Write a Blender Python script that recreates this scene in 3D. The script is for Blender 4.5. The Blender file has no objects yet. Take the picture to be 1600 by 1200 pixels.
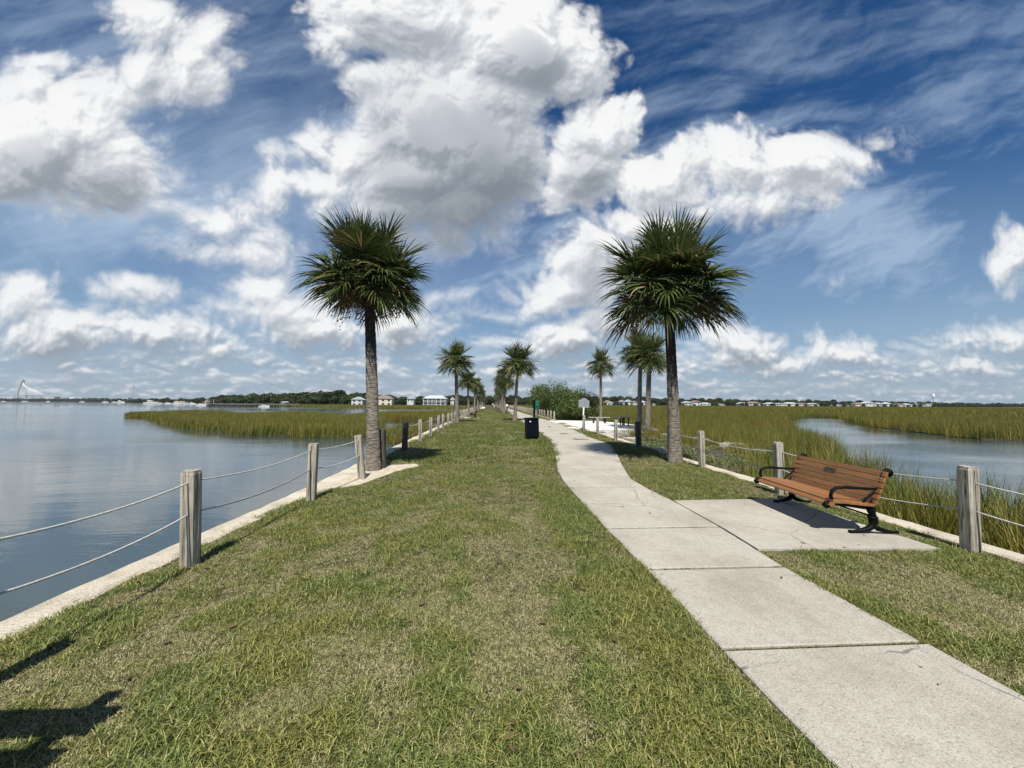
import bpy, bmesh, math, random
import numpy as np
from mathutils import Vector, Matrix, Euler

scene = bpy.context.scene
random.seed(7)
rng = np.random.default_rng(11)
PI = math.pi

# ------------------------------------------------------------------ camera
F_PX = 600.0
EYE = 1.55
cam_data = bpy.data.cameras.new("camera")
cam_data.sensor_width = 36.0
cam_data.lens = 36.0 * F_PX / 1600.0
cam_data.clip_start = 0.05
cam_data.clip_end = 20000.0
cam = bpy.data.objects.new("camera", cam_data)
scene.collection.objects.link(cam)
YAW, PITCH, ROLL = math.radians(-3.62), math.radians(2.93), math.radians(0.3)
ROT = (Matrix.Rotation(YAW, 3, 'Z') @ Matrix.Rotation(math.radians(90) + PITCH, 3, 'X') @ Matrix.Rotation(ROLL, 3, 'Z'))
cam.matrix_world = Matrix.Translation((0, 0, EYE)) @ ROT.to_4x4()
scene.camera = cam
scene.render.resolution_x = 1024
scene.render.resolution_y = 768
scene.view_settings.view_transform = 'Standard'
scene.view_settings.look = 'None'
scene.view_settings.exposure = 0.42
scene.view_settings.gamma = 1.0

def ray(px, py):
    return ROT @ Vector((px - 800.0, 600.0 - py, -F_PX))

def at(px, py, z=0.0):
    """the point of the level z that was surveyed at this place of the photograph"""
    d = ray(px, py)
    t = (z - EYE) / d.z
    return (d.x * t, d.y * t)

def col(px, dist):
    d = ray(px, 631.0)
    return d.x / d.y * dist

def zat(px, py, dist):
    d = ray(px, py)
    return EYE + d.z / d.y * dist

# ------------------------------------------------------------------ sun and world
SUN_EL = math.radians(57)
SUN_DIR = Vector((0.06, 1.0, 0)).normalized()          # where shadows fall on the ground
sun_vec = Vector((-SUN_DIR.x * math.cos(SUN_EL), -SUN_DIR.y * math.cos(SUN_EL), math.sin(SUN_EL)))
sl = bpy.data.lights.new("sun", 'SUN')
sl.energy = 5.0
sl.angle = math.radians(0.5)
sl.color = (1.0, 0.955, 0.88)
so = bpy.data.objects.new("sun", sl)
so.rotation_euler = sun_vec.to_track_quat('Z', 'Y').to_euler()
so.location = (0, 0, 40)
scene.collection.objects.link(so)

class NT:
    """small helper round a node tree"""
    def __init__(self, tree):
        self.t = tree; self.n = tree.nodes; self.l = tree.links
    def new(self, kind, **kw):
        nd = self.n.new(kind)
        for k, v in kw.items():
            setattr(nd, k, v)
        return nd
    def put(self, sock, v):
        if hasattr(v, 'is_output') or hasattr(v, 'links'):
            self.l.new(v, sock)
        else:
            sock.default_value = v
    def math(self, op, a, b=None, c=None, clamp=False):
        nd = self.new('ShaderNodeMath', operation=op); nd.use_clamp = clamp
        self.put(nd.inputs[0], a)
        if b is not None: self.put(nd.inputs[1], b)
        if c is not None: self.put(nd.inputs[2], c)
        return nd.outputs[0]
    def vmath(self, op, a, b=None, out=0, scale=None):
        nd = self.new('ShaderNodeVectorMath', operation=op)
        self.put(nd.inputs[0], a)
        if b is not None: self.put(nd.inputs[1], b)
        if scale is not None: self.put(nd.inputs['Scale'], scale)
        return nd.outputs[out]
    def noise(self, vec, scale, detail=4, rough=0.5, dist=0.0, lac=2.0, out='Fac', dim='3D'):
        nd = self.new('ShaderNodeTexNoise'); nd.noise_dimensions = dim
        if vec is not None: self.put(nd.inputs['Vector'], vec)
        nd.inputs['Scale'].default_value = scale
        nd.inputs['Detail'].default_value = detail
        nd.inputs['Roughness'].default_value = rough
        nd.inputs['Lacunarity'].default_value = lac
        nd.inputs['Distortion'].default_value = dist
        return nd.outputs[out]
    def smooth(self, x, a, b, lo=0.0, hi=1.0):
        nd = self.new('ShaderNodeMapRange', interpolation_type='SMOOTHSTEP')
        self.put(nd.inputs[0], x)
        for i, v in zip((1, 2, 3, 4), (a, b, lo, hi)): self.put(nd.inputs[i], v)
        return nd.outputs[0]
    def lin(self, x, a, b, lo=0.0, hi=1.0):
        nd = self.new('ShaderNodeMapRange')
        self.put(nd.inputs[0], x)
        for i, v in zip((1, 2, 3, 4), (a, b, lo, hi)): self.put(nd.inputs[i], v)
        return nd.outputs[0]
    def mapping(self, vec, loc=(0,0,0), rot=(0,0,0), scale=(1,1,1), kind='POINT'):
        nd = self.new('ShaderNodeMapping', vector_type=kind)
        self.put(nd.inputs['Vector'], vec)
        nd.inputs['Location'].default_value = loc
        nd.inputs['Rotation'].default_value = rot
        nd.inputs['Scale'].default_value = scale
        return nd.outputs[0]
    def mix(self, f, a, b, kind='MIX'):
        nd = self.new('ShaderNodeMix', data_type='RGBA', blend_type=kind)
        self.put(nd.inputs[0], f); self.put(nd.inputs[6], a); self.put(nd.inputs[7], b)
        return nd.outputs[2]
    def ramp(self, x, stops):
        nd = self.new('ShaderNodeValToRGB')
        self.put(nd.inputs[0], x)
        cr = nd.color_ramp
        while len(cr.elements) < len(stops): cr.elements.new(0.5)
        for e, (p, c) in zip(cr.elements, stops):
            e.position = p; e.color = (*c, 1.0) if len(c) == 3 else c
        return nd.outputs[0]


# ------------------------------------------------------------------ clouds: fractal fields over the directions of the northern sky
_perm = np.random.default_rng(5).permutation(4096)
_gang = np.random.default_rng(6).random(4096) * 2 * PI
_gx, _gy = np.cos(_gang).astype(np.float32), np.sin(_gang).astype(np.float32)
def perlin(x, y, seed=0):
    xi = np.floor(x).astype(np.int64); yi = np.floor(y).astype(np.int64)
    xf = (x - xi).astype(np.float32); yf = (y - yi).astype(np.float32)
    def grad(ix, iy, dx, dy):
        h = _perm[(_perm[(ix + seed * 131) & 4095] + iy) & 4095]
        return _gx[h] * dx + _gy[h] * dy
    sx = xf * xf * xf * (xf * (xf * 6 - 15) + 10); sy = yf * yf * yf * (yf * (yf * 6 - 15) + 10)
    a = grad(xi, yi, xf, yf); b = grad(xi + 1, yi, xf - 1, yf)
    c = grad(xi, yi + 1, xf, yf - 1); d = grad(xi + 1, yi + 1, xf - 1, yf - 1)
    return (a + sx * (b - a)) * (1 - sy) + (c + sx * (d - c)) * sy
def fbm(x, y, octs=5, gain=0.5, seed=0, billow=False):
    r = 0.0; amp = 1.0; tot = 0.0
    for k in range(octs):
        n = perlin(x * 2.03 ** k + 17.3 * k, y * 2.03 ** k - 9.1 * k, seed + k)
        if billow: n = 2.6 * np.abs(n) - 0.62
        r = r + n * amp; tot += amp; amp *= gain
    return r / tot * (1.0 if billow else 1.6)
def sstep(x, a, b):
    t = np.clip((x - a) / (b - a), 0, 1)
    return t * t * (3 - 2 * t)

# cumulus: centre x, y, half width, half height, tilt, softness (surveyed on the sky)
CUMULI = [
 (640,25,160,100,0,.4),(790,60,140,130,0,.4),(880,100,82,88,0,.5),(700,190,165,150,0,.5),(560,60,80,60,0,.5),
 (650,280,140,105,0,.6),(780,260,120,120,0,.6),(700,335,125,75,0,1),(520,300,120,52,14,.6),(428,285,40,60,0,.5),
 (505,225,42,62,0,.5),(560,250,70,70,0,.5),(640,370,80,40,0,1),(760,340,80,60,0,1),
 (952,205,76,80,0,.2),(920,270,90,80,0,.2),(1030,285,120,72,0,.2),(1130,250,86,74,0,.3),(1230,265,122,78,0,.4),
 (1300,240,80,48,-10,.7),(1170,315,150,46,0,.8),(1375,222,60,24,-12,1),(870,300,60,50,0,.4),
 (930,402,82,72,0,.25),(890,458,120,54,-6,.4),(1010,350,105,50,-6,.4),(835,475,55,24,0,.6),
 (120,190,105,105,0,.5),(50,130,66,76,0,.5),(50,220,120,120,0,.6),(175,250,95,100,0,.7),(130,305,160,48,0,1),(60,85,40,34,0,.6),(150,130,60,50,0,.5),
 (235,40,110,60,28,.6),(295,110,72,76,20,.7),(225,110,60,44,10,.7),(325,70,55,80,20,.9),(330,150,30,40,20,1),
 (325,345,76,52,0,.8),(370,395,100,46,0,1),(415,390,54,36,0,.7),(320,312,42,26,0,.7),
 (28,478,66,46,0,.4),(205,462,78,28,0,.6),(390,466,66,42,0,.3),(430,492,120,40,0,.5),(612,512,62,48,0,.2),(620,534,96,30,0,.4),(350,495,50,18,0,.8),
 (1592,395,56,56,0,.7),(1525,512,88,26,0,.5),(1595,508,44,34,0,.5),(1310,450,32,18,0,1),(680,465,46,14,0,1),(770,500,60,14,0,1),
 (960,520,90,38,0,.3),(890,545,84,44,0,.3),(1150,535,72,42,0,.3),(1330,556,110,32,0,.4),(240,535,130,36,0,.4),(480,530,100,42,0,.3),(90,532,110,42,0,.4),(1520,560,110,28,0,.4),(1230,570,90,24,0,.4),(330,565,90,24,0,.4),
 (-180,210,150,120,0,.5),(-420,330,160,70,0,.5),(1850,180,150,90,0,.5),(2000,420,180,60,0,.5),(-250,-120,200,90,0,.5),(1250,-180,180,70,0,.6),(600,-200,200,90,0,.5),
]
CU0, CU1, CV0, CV1, CRES = -2.8, 2.8, 0.0, 1.5, 400.0

def cloud_image():
    nu, nv = int((CU1 - CU0) * CRES), int((CV1 - CV0) * CRES)
    u, v = np.meshgrid(np.linspace(CU0, CU1, nu), np.linspace(CV0, CV1, nv))
    wx = fbm(u * 2.4, v * 2.4, 3, seed=20); wy = fbm(u * 2.4 + 40, v * 2.4, 3, seed=24)
    w2x = fbm(u * 9, v * 9, 4, seed=30); w2y = fbm(u * 9 + 30, v * 9, 4, seed=34)
    pu = u + wx * 0.10 + w2x * 0.012; pv = v + wy * 0.075 + w2y * 0.012
    field = np.full_like(u, -0.5); soft = np.zeros_like(u); wsum = np.full_like(u, 1e-6)
    for (cx, cy, rx, ry, rot, sf) in CUMULI:
        d = ray(cx, cy); cu, cv = d.x / d.y, d.z / d.y
        c, s_ = math.cos(math.radians(rot)), math.sin(math.radians(rot))
        rx_, ry_ = rx / F_PX, ry / F_PX
        du, dv = pu - cu, pv - cv
        qx = (du * c - dv * s_) / rx_; qy = (du * s_ + dv * c) / ry_
        qy = np.where(qy < 0, qy * 1.12, qy)                     # flatter bases
        e = (1 - np.sqrt(qx * qx + qy * qy)) * min(rx_, ry_) * 1.1
        k = 0.02
        h = np.clip(0.5 + 0.5 * (field - e) / k, 0, 1)
        field = e * (1 - h) + field * h + k * h * (1 - h)
        ww = np.exp(np.clip(e, -0.3, 0.2) * 30); soft += ww * sf; wsum += ww
    soft = soft / wsum
    size = 0.36 + 0.64 * sstep(v, 0.12, 0.5)
    puffs = fbm(pu * 6.0, pv * 6.5, 7, 0.55, 50, billow=True)
    rough = fbm(u * 22 + wx, v * 22 + wy, 5, 0.62, 60)
    pf = fbm(u * 17 + wx, v * 19 + wy, 6, 0.52, 56, billow=True)
    F = field + size * (puffs * 0.085 + rough * 0.022 + 0.004) + (1 - size) * (pf * 0.050 + 0.012)
    # rows of small cumulus low over the horizon
    vv = v + 0.004 * w2y; hn = 0.0
    for (f_u, f_v, vc, vw, sd) in ((15, 62, .02, .045, 70), (8.5, 31, .085, .055, 71), (5.5, 15, .19, .085, 72)):
        wt = np.clip(1 - np.abs(v - vc) / vw, 0, 1)
        if vc < .03: wt = np.where(v < vc, 1, wt)
        if vc > .15: wt = np.where(v > vc, 1, wt)
        hn = hn + wt * (0.70 * fbm(u * f_u + 0.3 * wx, vv * f_v, 5, 0.5, sd) + 0.60 * fbm(u * f_u * 2.0, vv * f_v * 1.5, 6, 0.56, sd + 20, billow=True))
    thr = np.interp(v + 0.03 * wx, [0, .03, .08, .13, .17, .2, .26], [-.26, -.24, -.23, -.17, -.02, .26, 2.0])
    H = (hn - thr) * 0.07
    low = sstep(v, 0.24, 0.12)
    F = np.maximum(F, H)
    wide = 0.016 + 0.062 * soft
    alpha = sstep(F, -0.4 * wide, wide)
    alpha = alpha * (1 - 0.25 * soft * sstep(F, 0.10, 0.0))
    # how much cloud stands above each point: dark flat bases
    above = np.zeros_like(F); acc = np.zeros(nu)
    dens = sstep(F, 0.0, 0.10); below = np.zeros_like(F); acb = np.zeros(nu)
    for j in range(nv):
        lowk = 1 + 5.0 * (1 - min(1, (j / CRES) / 0.25))
        acb = acb * math.exp(-lowk / (0.20 * CRES)) + dens[j] * lowk / (0.20 * CRES); below[j] = acb
    for j in range(nv - 1, -1, -1):
        lowk = 1 + 5.0 * (1 - min(1, (j / CRES) / 0.25))
        acc = acc * math.exp(-lowk / (0.24 * CRES)) + dens[j] * lowk / (0.24 * CRES)
        above[j] = acc
    for _ in range(3):
        above = (above + np.roll(above, 6, 1) + np.roll(above, -6, 1)) / 3; below = (below + np.roll(below, 9, 1) + np.roll(below, -9, 1)) / 3
    def shift(a, dx, dy):
        return np.roll(np.roll(a, -dy, 0), -dx, 1)
    hgt = np.minimum(F, 0.16)
    rel = (hgt - shift(hgt, -2, 4)) * 6 + (hgt - shift(hgt, -6, 10)) * 4.5 + (hgt - shift(hgt, -14, 22)) * 2.4
    rel = np.clip(rel, -0.40, 0.34)
    patch = fbm(u * 3.0, v * 3.0, 4, seed=90)
    lit = 0.90 - 0.72 * sstep(above, 0.16, 1.0) * (0.80 + 0.75 * patch) * (1.08 - 0.72 * sstep(below, 0.25, 1.0)) * sstep(F, -0.01, 0.07) + rel * (0.78 - 0.3 * soft)
    lit = np.where(low > 0, lit * (1 - low) + low * (0.58 + np.clip(rel * 1.7, -.35, .5) + 0.12 * sstep(v, 0.02, 0.14) - 0.25 * sstep(above, 0.2, 0.9)), lit)
    lit = np.clip(lit, 0, 1)
    # thin high cloud: straight streaks rising to the right, a milky veil on the left
    a1 = math.radians(17); su = u * math.cos(a1) + v * math.sin(a1); sv = -u * math.sin(a1) + v * math.cos(a1)
    c1 = fbm(su * 1.3 + 0.25 * wx, sv * 8 + 0.45 * wy, 6, 0.58, 100)
    a2 = math.radians(34); su2 = u * math.cos(a2) + v * math.sin(a2); sv2 = -u * math.sin(a2) + v * math.cos(a2)
    c2 = fbm(su2 * 3.0 + 0.3 * w2x, sv2 * 17 + 0.5 * w2y + wx, 6, 0.62, 110)
    band = fbm(u * 1.4 + 3, v * 2.2, 3, seed=120)
    ci = sstep(c1 * 0.85 + c2 * 0.38 + band * 0.45, -0.34, 0.62) * np.interp(v, [0, .1, .3, .55, .8, 1.1], [.6, .85, 1.0, .92, .66, .45])
    veil = sstep(fbm(pu * 1.7 + 5, pv * 2.0, 5, 0.5, 130) + 0.12, -0.35, 0.5) * sstep(u, -0.05, -0.6) * sstep(v, 1.25, 0.35)
    ray_l = sstep(fbm((u + v * 0.9) * 7, (u - v) * 0.8, 4, 0.5, 140), 0.0, 0.5) * sstep(u, -0.3, -0.7) * sstep(v, 0.7, 0.3)
    ci = np.maximum(ci, 0.38 * sstep(v, 0.85, 0.2))
    ci = 1 - (1 - ci * 0.85) * (1 - veil * 0.72) * (1 - 0.3 * ray_l)
    px = np.zeros((nv, nu, 4), np.float32)
    px[..., 0] = alpha; px[..., 1] = lit; px[..., 2] = np.clip(ci, 0, 1); px[..., 3] = 1
    im = bpy.data.images.new("cloud_fields", nu, nv, alpha=False, float_buffer=True, is_data=True)
    im.pixels.foreach_set(px.ravel())
    im.update()
    return im

def build_world():
    w = bpy.data.worlds.new("World"); scene.world = w
    w.use_nodes = True
    w.cycles.sampling_method = 'MANUAL'; w.cycles.sample_map_resolution = 1024
    W = NT(w.node_tree); W.n.clear()
    tc = W.new('ShaderNodeTexCoord')
    s = W.new('ShaderNodeSeparateXYZ'); W.put(s.inputs[0], tc.outputs['Generated'])
    yy = W.math('MAXIMUM', s.outputs[1], 0.02)
    u = W.math('DIVIDE', s.outputs[0], yy)
    v = W.math('DIVIDE', W.math('MAXIMUM', s.outputs[2], 0.0), yy)
    cb = W.new('ShaderNodeCombineXYZ')
    W.put(cb.inputs[0], W.lin(u, CU0, CU1)); W.put(cb.inputs[1], W.lin(v, CV0, CV1))
    im = W.new('ShaderNodeTexImage'); im.image = cloud_image(); im.extension = 'EXTEND'; im.interpolation = 'Cubic'
    W.put(im.inputs[0], cb.outputs[0])
    ic = W.new('ShaderNodeSeparateColor'); W.put(ic.inputs[0], im.outputs[0])
    # beyond the surveyed part of the sky: plain broken cloud
    inside = W.math('MULTIPLY', W.math('MULTIPLY', W.smooth(W.math('ABSOLUTE', u), 2.75, 2.3), W.smooth(v, 1.48, 1.25)), W.math('GREATER_THAN', s.outputs[1], 0.02))
    gen = W.noise(W.mapping(tc.outputs['Generated'], scale=(1, 1, 2.0)), 2.4, 6, 0.58)
    g_a = W.smooth(gen, 0.60, 0.70)
    g_l = W.smooth(gen, 0.85, 0.5, 0.3, 0.95)
    def pick(a, b): return W.math('ADD', W.math('MULTIPLY', a, inside), W.math('MULTIPLY', b, W.math('SUBTRACT', 1.0, inside)))
    alpha = pick(ic.outputs[0], g_a); lit = pick(ic.outputs[1], g_l); ci = pick(ic.outputs[2], 0.08)
    el = s.outputs[2]
    sky = W.new('ShaderNodeTexSky'); sky.sky_type = 'NISHITA'
    sky.sun_disc = False; sky.sun_elevation = SUN_EL
    sky.sun_rotation = math.atan2(sun_vec.x, sun_vec.y)
    sky.altitude = 0; sky.air_density = 1.0; sky.dust_density = 0.4; sky.ozone_density = 3.0
    hs = W.new('ShaderNodeHueSaturation'); hs.inputs['Saturation'].default_value = 1.25
    W.put(hs.inputs['Color'], sky.outputs[0])
    tint = W.ramp(W.smooth(el, 0.05, 0.75), [(0.0, (1.0, 1.02, 1.0)), (0.25, (.95, 1.0, 1.02)), (0.6, (0.60, 0.84, 0.98)), (1.0, (0.32, 0.68, 0.86))])
    base = W.mix(1.0, hs.outputs[0], tint, 'MULTIPLY')
    ccol = W.ramp(el, [(0.0, (4.1, 5.3, 6.4)), (0.12, (3.9, 5.4, 7.4)), (0.3, (5.2, 6.7, 8.7)), (0.8, (5.0, 6.4, 8.4))])
    base = W.mix(W.math('MAXIMUM', ci, W.smooth(el, 0.32, 0.0, 0.0, 0.97)), base, ccol)
    cc = W.ramp(lit, [(0.0, (2.7, 3.1, 3.6)), (0.35, (3.9, 4.35, 4.9)), (0.65, (6.3, 6.75, 7.3)), (0.87, (9.2, 9.45, 9.7)), (1.0, (11.4, 11.4, 11.4))])
    cc = W.mix(W.smooth(el, 0.10, 0.0, 0.0, 0.55), cc, (4.9, 5.7, 6.7, 1))
    out = W.mix(alpha, base, cc)
    bg = W.new('ShaderNodeBackground'); bg.inputs['Strength'].default_value = 0.062
    W.put(bg.inputs['Color'], out)
    wo = W.new('ShaderNodeOutputWorld'); W.l.new(bg.outputs[0], wo.inputs[0])
build_world()

# ------------------------------------------------------------------ object helpers
COL = scene.collection
def tag(o, label=None, cat=None, group=None, kind=None):
    if label: o["label"] = label
    if cat: o["category"] = cat
    if group: o["group"] = group
    if kind: o["kind"] = kind
    return o

def empty(name, loc=(0, 0, 0), rz=0.0):
    o = bpy.data.objects.new(name, None); COL.objects.link(o)
    o.location = loc; o.rotation_euler = (0, 0, rz); o.empty_display_size = 0.2
    return o

def copy_thing(o, parent=None):
    c = o.copy(); COL.objects.link(c)
    if parent is not None: c.parent = parent
    for ch in list(o.children): copy_thing(ch, c)
    return c

class MB:
    """collects faces, then links them as one mesh object"""
    def __init__(self): self.v = []; self.f = []; self.t = []; self.tint = 0.5
    def add(self, verts, faces, tint=None):
        b = len(self.v); self.v.extend([tuple(p) for p in verts])
        self.f.extend([tuple(i + b for i in f) for f in faces])
        self.t.extend([self.tint if tint is None else tint] * len(faces))
    def box(self, c, s, rot=None, bev=0.0, tint=None):
        x, y, z = s[0] / 2, s[1] / 2, s[2] / 2
        if bev <= 0:
            vs = [Vector((a * x, b * y, d * z)) for a in (-1, 1) for b in (-1, 1) for d in (-1, 1)]
            fs = [(0, 1, 3, 2), (4, 6, 7, 5), (0, 4, 5, 1), (2, 3, 7, 6), (0, 2, 6, 4), (1, 5, 7, 3)]
        else:
            bm = bmesh.new(); bmesh.ops.create_cube(bm, size=1)
            for v_ in bm.verts: v_.co = Vector((v_.co.x * 2 * x, v_.co.y * 2 * y, v_.co.z * 2 * z))
            bmesh.ops.bevel(bm, geom=bm.edges[:], offset=min(bev, x * .9, y * .9, z * .9), segments=2, affect='EDGES', profile=0.7)
            bm.verts.index_update()
            vs = [v_.co.copy() for v_ in bm.verts]; fs = [[v_.index for v_ in f.verts] for f in bm.faces]
            bm.free()
        if rot is not None:
            R_ = rot if isinstance(rot, Matrix) else Euler(rot).to_matrix()
            vs = [R_ @ v_ for v_ in vs]
        c = Vector(c)
        self.add([v_ + c for v_ in vs], fs, tint)
    def tube(self, pts, rad, n=8, cap=True, tint=None, flat=1.0):
        pts = [Vector(p) for p in pts]
        if not hasattr(rad, '__len__'): rad = [rad] * len(pts)
        vs, fs = [], []; up = None
        for i, p in enumerate(pts):
            a = pts[max(i - 1, 0)]; b = pts[min(i + 1, len(pts) - 1)]
            t = (b - a).normalized()
            if up is None:
                up = Vector((0, 0, 1)) if abs(t.z) < .9 else Vector((1, 0, 0))
            s_ = t.cross(up); s_ = s_.normalized() if s_.length > 1e-5 else Vector((1, 0, 0))
            up = s_.cross(t).normalized()
            for k in range(n):
                an = 2 * PI * k / n
                vs.append(p + s_ * math.cos(an) * rad[i] * flat + up * math.sin(an) * rad[i])
        for i in range(len(pts) - 1):
            for k in range(n):
                k2 = (k + 1) % n
                fs.append((i * n + k, i * n + k2, (i + 1) * n + k2, (i + 1) * n + k))
        if cap:
            fs.append(tuple(range(n - 1, -1, -1))); fs.append(tuple((len(pts) - 1) * n + k for k in range(n)))
        self.add(vs, fs, tint)
    def prism(self, poly, z0, z1, tint=None):
        n = len(poly)
        vs = [(p[0], p[1], z0) for p in poly] + [(p[0], p[1], z1) for p in poly]
        fs = [tuple(range(n - 1, -1, -1)), tuple(range(n, 2 * n))] + [(i, (i + 1) % n, n + (i + 1) % n, n + i) for i in range(n)]
        self.add(vs, fs, tint)
    def build(self, name, mat, parent=None, smooth=False, loc=None):
        me = bpy.data.meshes.new(name)
        me.from_pydata(self.v, [], self.f); me.update()
        a = me.attributes.new("tint", 'FLOAT', 'FACE'); a.data.foreach_set("value", np.array(self.t, np.float32))
        if smooth: me.polygons.foreach_set("use_smooth", [True] * len(self.f))
        if mat is not None: me.materials.append(mat)
        o = bpy.data.objects.new(name, me); COL.objects.link(o)
        if parent is not None: o.parent = parent
        if loc is not None: o.location = loc
        return o

def mesh_np(name, verts, faces, tint, mat, link=True, smooth=False):
    """faces: (n, k) array all of one size"""
    me = bpy.data.meshes.new(name)
    nf, k = faces.shape
    me.vertices.add(len(verts)); me.vertices.foreach_set("co", np.asarray(verts, np.float32).ravel())
    me.loops.add(nf * k); me.loops.foreach_set("vertex_index", faces.astype(np.int32).ravel())
    me.polygons.add(nf); me.polygons.foreach_set("loop_start", np.arange(nf, dtype=np.int32) * k)
    me.update(calc_edges=True)
    if tint is not None:
        a = me.attributes.new("tint", 'FLOAT', 'FACE'); a.data.foreach_set("value", np.asarray(tint, np.float32))
    if smooth: me.polygons.foreach_set("use_smooth", [True] * nf)
    if mat: me.materials.append(mat)
    o = bpy.data.objects.new(name, me)
    if link: COL.objects.link(o)
    return o

# ------------------------------------------------------------------ materials
def new_mat(name):
    m = bpy.data.materials.new(name); m.use_nodes = True
    T = NT(m.node_tree); T.n.clear()
    b = T.new('ShaderNodeBsdfPrincipled'); o = T.new('ShaderNodeOutputMaterial')
    T.l.new(b.outputs[0], o.inputs[0])
    return m, T, b
def attr(T, name='tint', out='Fac'):
    nd = T.new('ShaderNodeAttribute'); nd.attribute_name = name
    return nd.outputs[out]
def bump(T, b, h, dist=0.01, strength=1.0):
    nd = T.new('ShaderNodeBump'); nd.inputs['Strength'].default_value = strength; nd.inputs['Distance'].default_value = dist
    T.put(nd.inputs['Height'], h); T.l.new(nd.outputs[0], b.inputs['Normal'])
def objco(T): return T.new('ShaderNodeTexCoord').outputs['Object']
def worldpos(T): return T.new('ShaderNodeNewGeometry').outputs['Position']
def simple(name, colr, rough=0.6, metal=0.0, var=0.12, scale=8.0, bmp=0.0):
    m, T, b = new_mat(name)
    n = T.noise(objco(T), scale, 5, 0.6)
    c = Vector(colr)
    T.put(b.inputs['Base Color'], T.ramp(n, [(0.3, tuple(c * (1 - var))), (0.7, tuple(c * (1 + var)))]))
    b.inputs['Roughness'].default_value = rough; b.inputs['Metallic'].default_value = metal
    if bmp: bump(T, b, n, bmp)
    return m

M = {}
# lawn soil and thatch, dark stops deepened for the shade among the blades
m, T, b = new_mat("lawn_thatch"); M['lawn'] = m
p = worldpos(T)
big = T.noise(p, 0.55, 4, 0.55); mid = T.noise(p, 3.2, 5, 0.6); fine = T.noise(p, 60, 4, 0.7)
green = T.ramp(fine, [(0.30, (.010, .011, .004)), (0.52, (.042, .045, .015)), (0.72, (.13, .125, .048))])
dry = T.ramp(fine, [(0.30, (.030, .024, .012)), (0.52, (.11, .095, .045)), (0.72, (.30, .26, .14))])
f = T.smooth(T.math('ADD', T.math('MULTIPLY', big, .6), T.math('MULTIPLY', mid, .4)), 0.42, 0.6)
T.put(b.inputs['Base Color'], T.mix(f, green, dry)); b.inputs['Roughness'].default_value = 0.95
b.inputs['Specular IOR Level'].default_value = 0.15
bump(T, b, fine, 0.03)

def blade_mat(name, cols, patch_scale, patch_mix, trans=0.25, rough=0.55, second=None):
    """cols: list of (pos, colour) over the blade tint; patch_mix: colour the patches lean to"""
    m = bpy.data.materials.new(name); m.use_nodes = True
    T = NT(m.node_tree); T.n.clear()
    t = attr(T)
    c = T.ramp(t, cols)
    n = T.noise(worldpos(T), patch_scale, 4, 0.6)
    c = T.mix(T.math('MULTIPLY', T.smooth(n, 0.42, 0.62), 0.7), c, T.mix(1.0, c, (*patch_mix, 1), 'MULTIPLY'))
    if second is not None:
        n2 = T.noise(T.mapping(worldpos(T), scale=(.6, 1.5, 1)), second[1], 5, 0.65)
        c = T.mix(T.math('MULTIPLY', T.smooth(n2, 0.50, 0.64), second[2]), c, T.mix(1.0, c, (*second[0], 1), 'MULTIPLY'))
    b = T.new('ShaderNodeBsdfPrincipled'); T.put(b.inputs['Base Color'], c)
    b.inputs['Roughness'].default_value = rough; b.inputs['Specular IOR Level'].default_value = 0.3
    tr = T.new('ShaderNodeBsdfTranslucent'); T.put(tr.inputs[0], c)
    mx = T.new('ShaderNodeMixShader'); mx.inputs[0].default_value = trans
    T.l.new(b.outputs[0], mx.inputs[1]); T.l.new(tr.outputs[0], mx.inputs[2])
    o = T.new('ShaderNodeOutputMaterial'); T.l.new(mx.outputs[0], o.inputs[0])
    return m
M['blade_green'] = blade_mat("grass_blade_green", [(0.0, (.032, .044, .010)), (0.4, (.108, .146, .030)), (0.75, (.225, .262, .070)), (1.0, (.50, .45, .21))], 1.3, (1.25, 1.05, .95))
M['blade_dry'] = blade_mat("grass_blade_dry", [(0.0, (.045, .040, .016)), (0.3, (.165, .155, .055)), (0.65, (.40, .36, .165)), (1.0, (.68, .61, .38))], 1.3, (.75, .88, .62))
M['reed'] = blade_mat("cordgrass_blade", [(0.0, (.055, .080, .014)), (0.4, (.135, .155, .024)), (0.75, (.25, .23, .042)), (0.93, (.35, .27, .095)), (1.0, (.48, .41, .24))], 0.16, (1.20, .90, .75), trans=0.3, second=((.58, .74, .60), .30, .9))

# concrete paving
m, T, b = new_mat("concrete_paving"); M['concrete'] = m
p = worldpos(T)
n1 = T.noise(p, 1.1, 5, 0.6); n2 = T.noise(p, 90, 3, 0.75); n3 = T.noise(p, 14, 5, 0.65)
c = T.ramp(n1, [(0.25, (.33, .30, .245)), (0.5, (.44, .41, .35)), (0.8, (.53, .50, .435))])
c = T.mix(0.75, c, T.ramp(n2, [(0.30, (.30, .29, .27)), (0.47, (.84, .83, .81)), (0.62, (1, 1, .98)), (0.75, (1.3, 1.3, 1.3))]), 'MULTIPLY')
c = T.mix(0.35, c, T.ramp(n3, [(0.3, (.62, .60, .55)), (0.6, (1, 1, 1))]), 'MULTIPLY')
ns = T.noise(T.mapping(p, scale=(1, .45, 1)), 0.8, 6, 0.7, dist=.6)
c = T.mix(T.math('MULTIPLY', T.smooth(ns, .48, .72), .28), c, (.25, .235, .195, 1))
vo = T.new('ShaderNodeTexVoronoi'); vo.feature = 'DISTANCE_TO_EDGE'; T.put(vo.inputs['Vector'], T.vmath('ADD', p, T.vmath('SCALE', T.noise(p, 2.5, 5, .6, out='Color'), scale=.16))); vo.inputs['Scale'].default_value = .30
crk = T.smooth(vo.outputs['Distance'], .0035, .0008)
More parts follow.
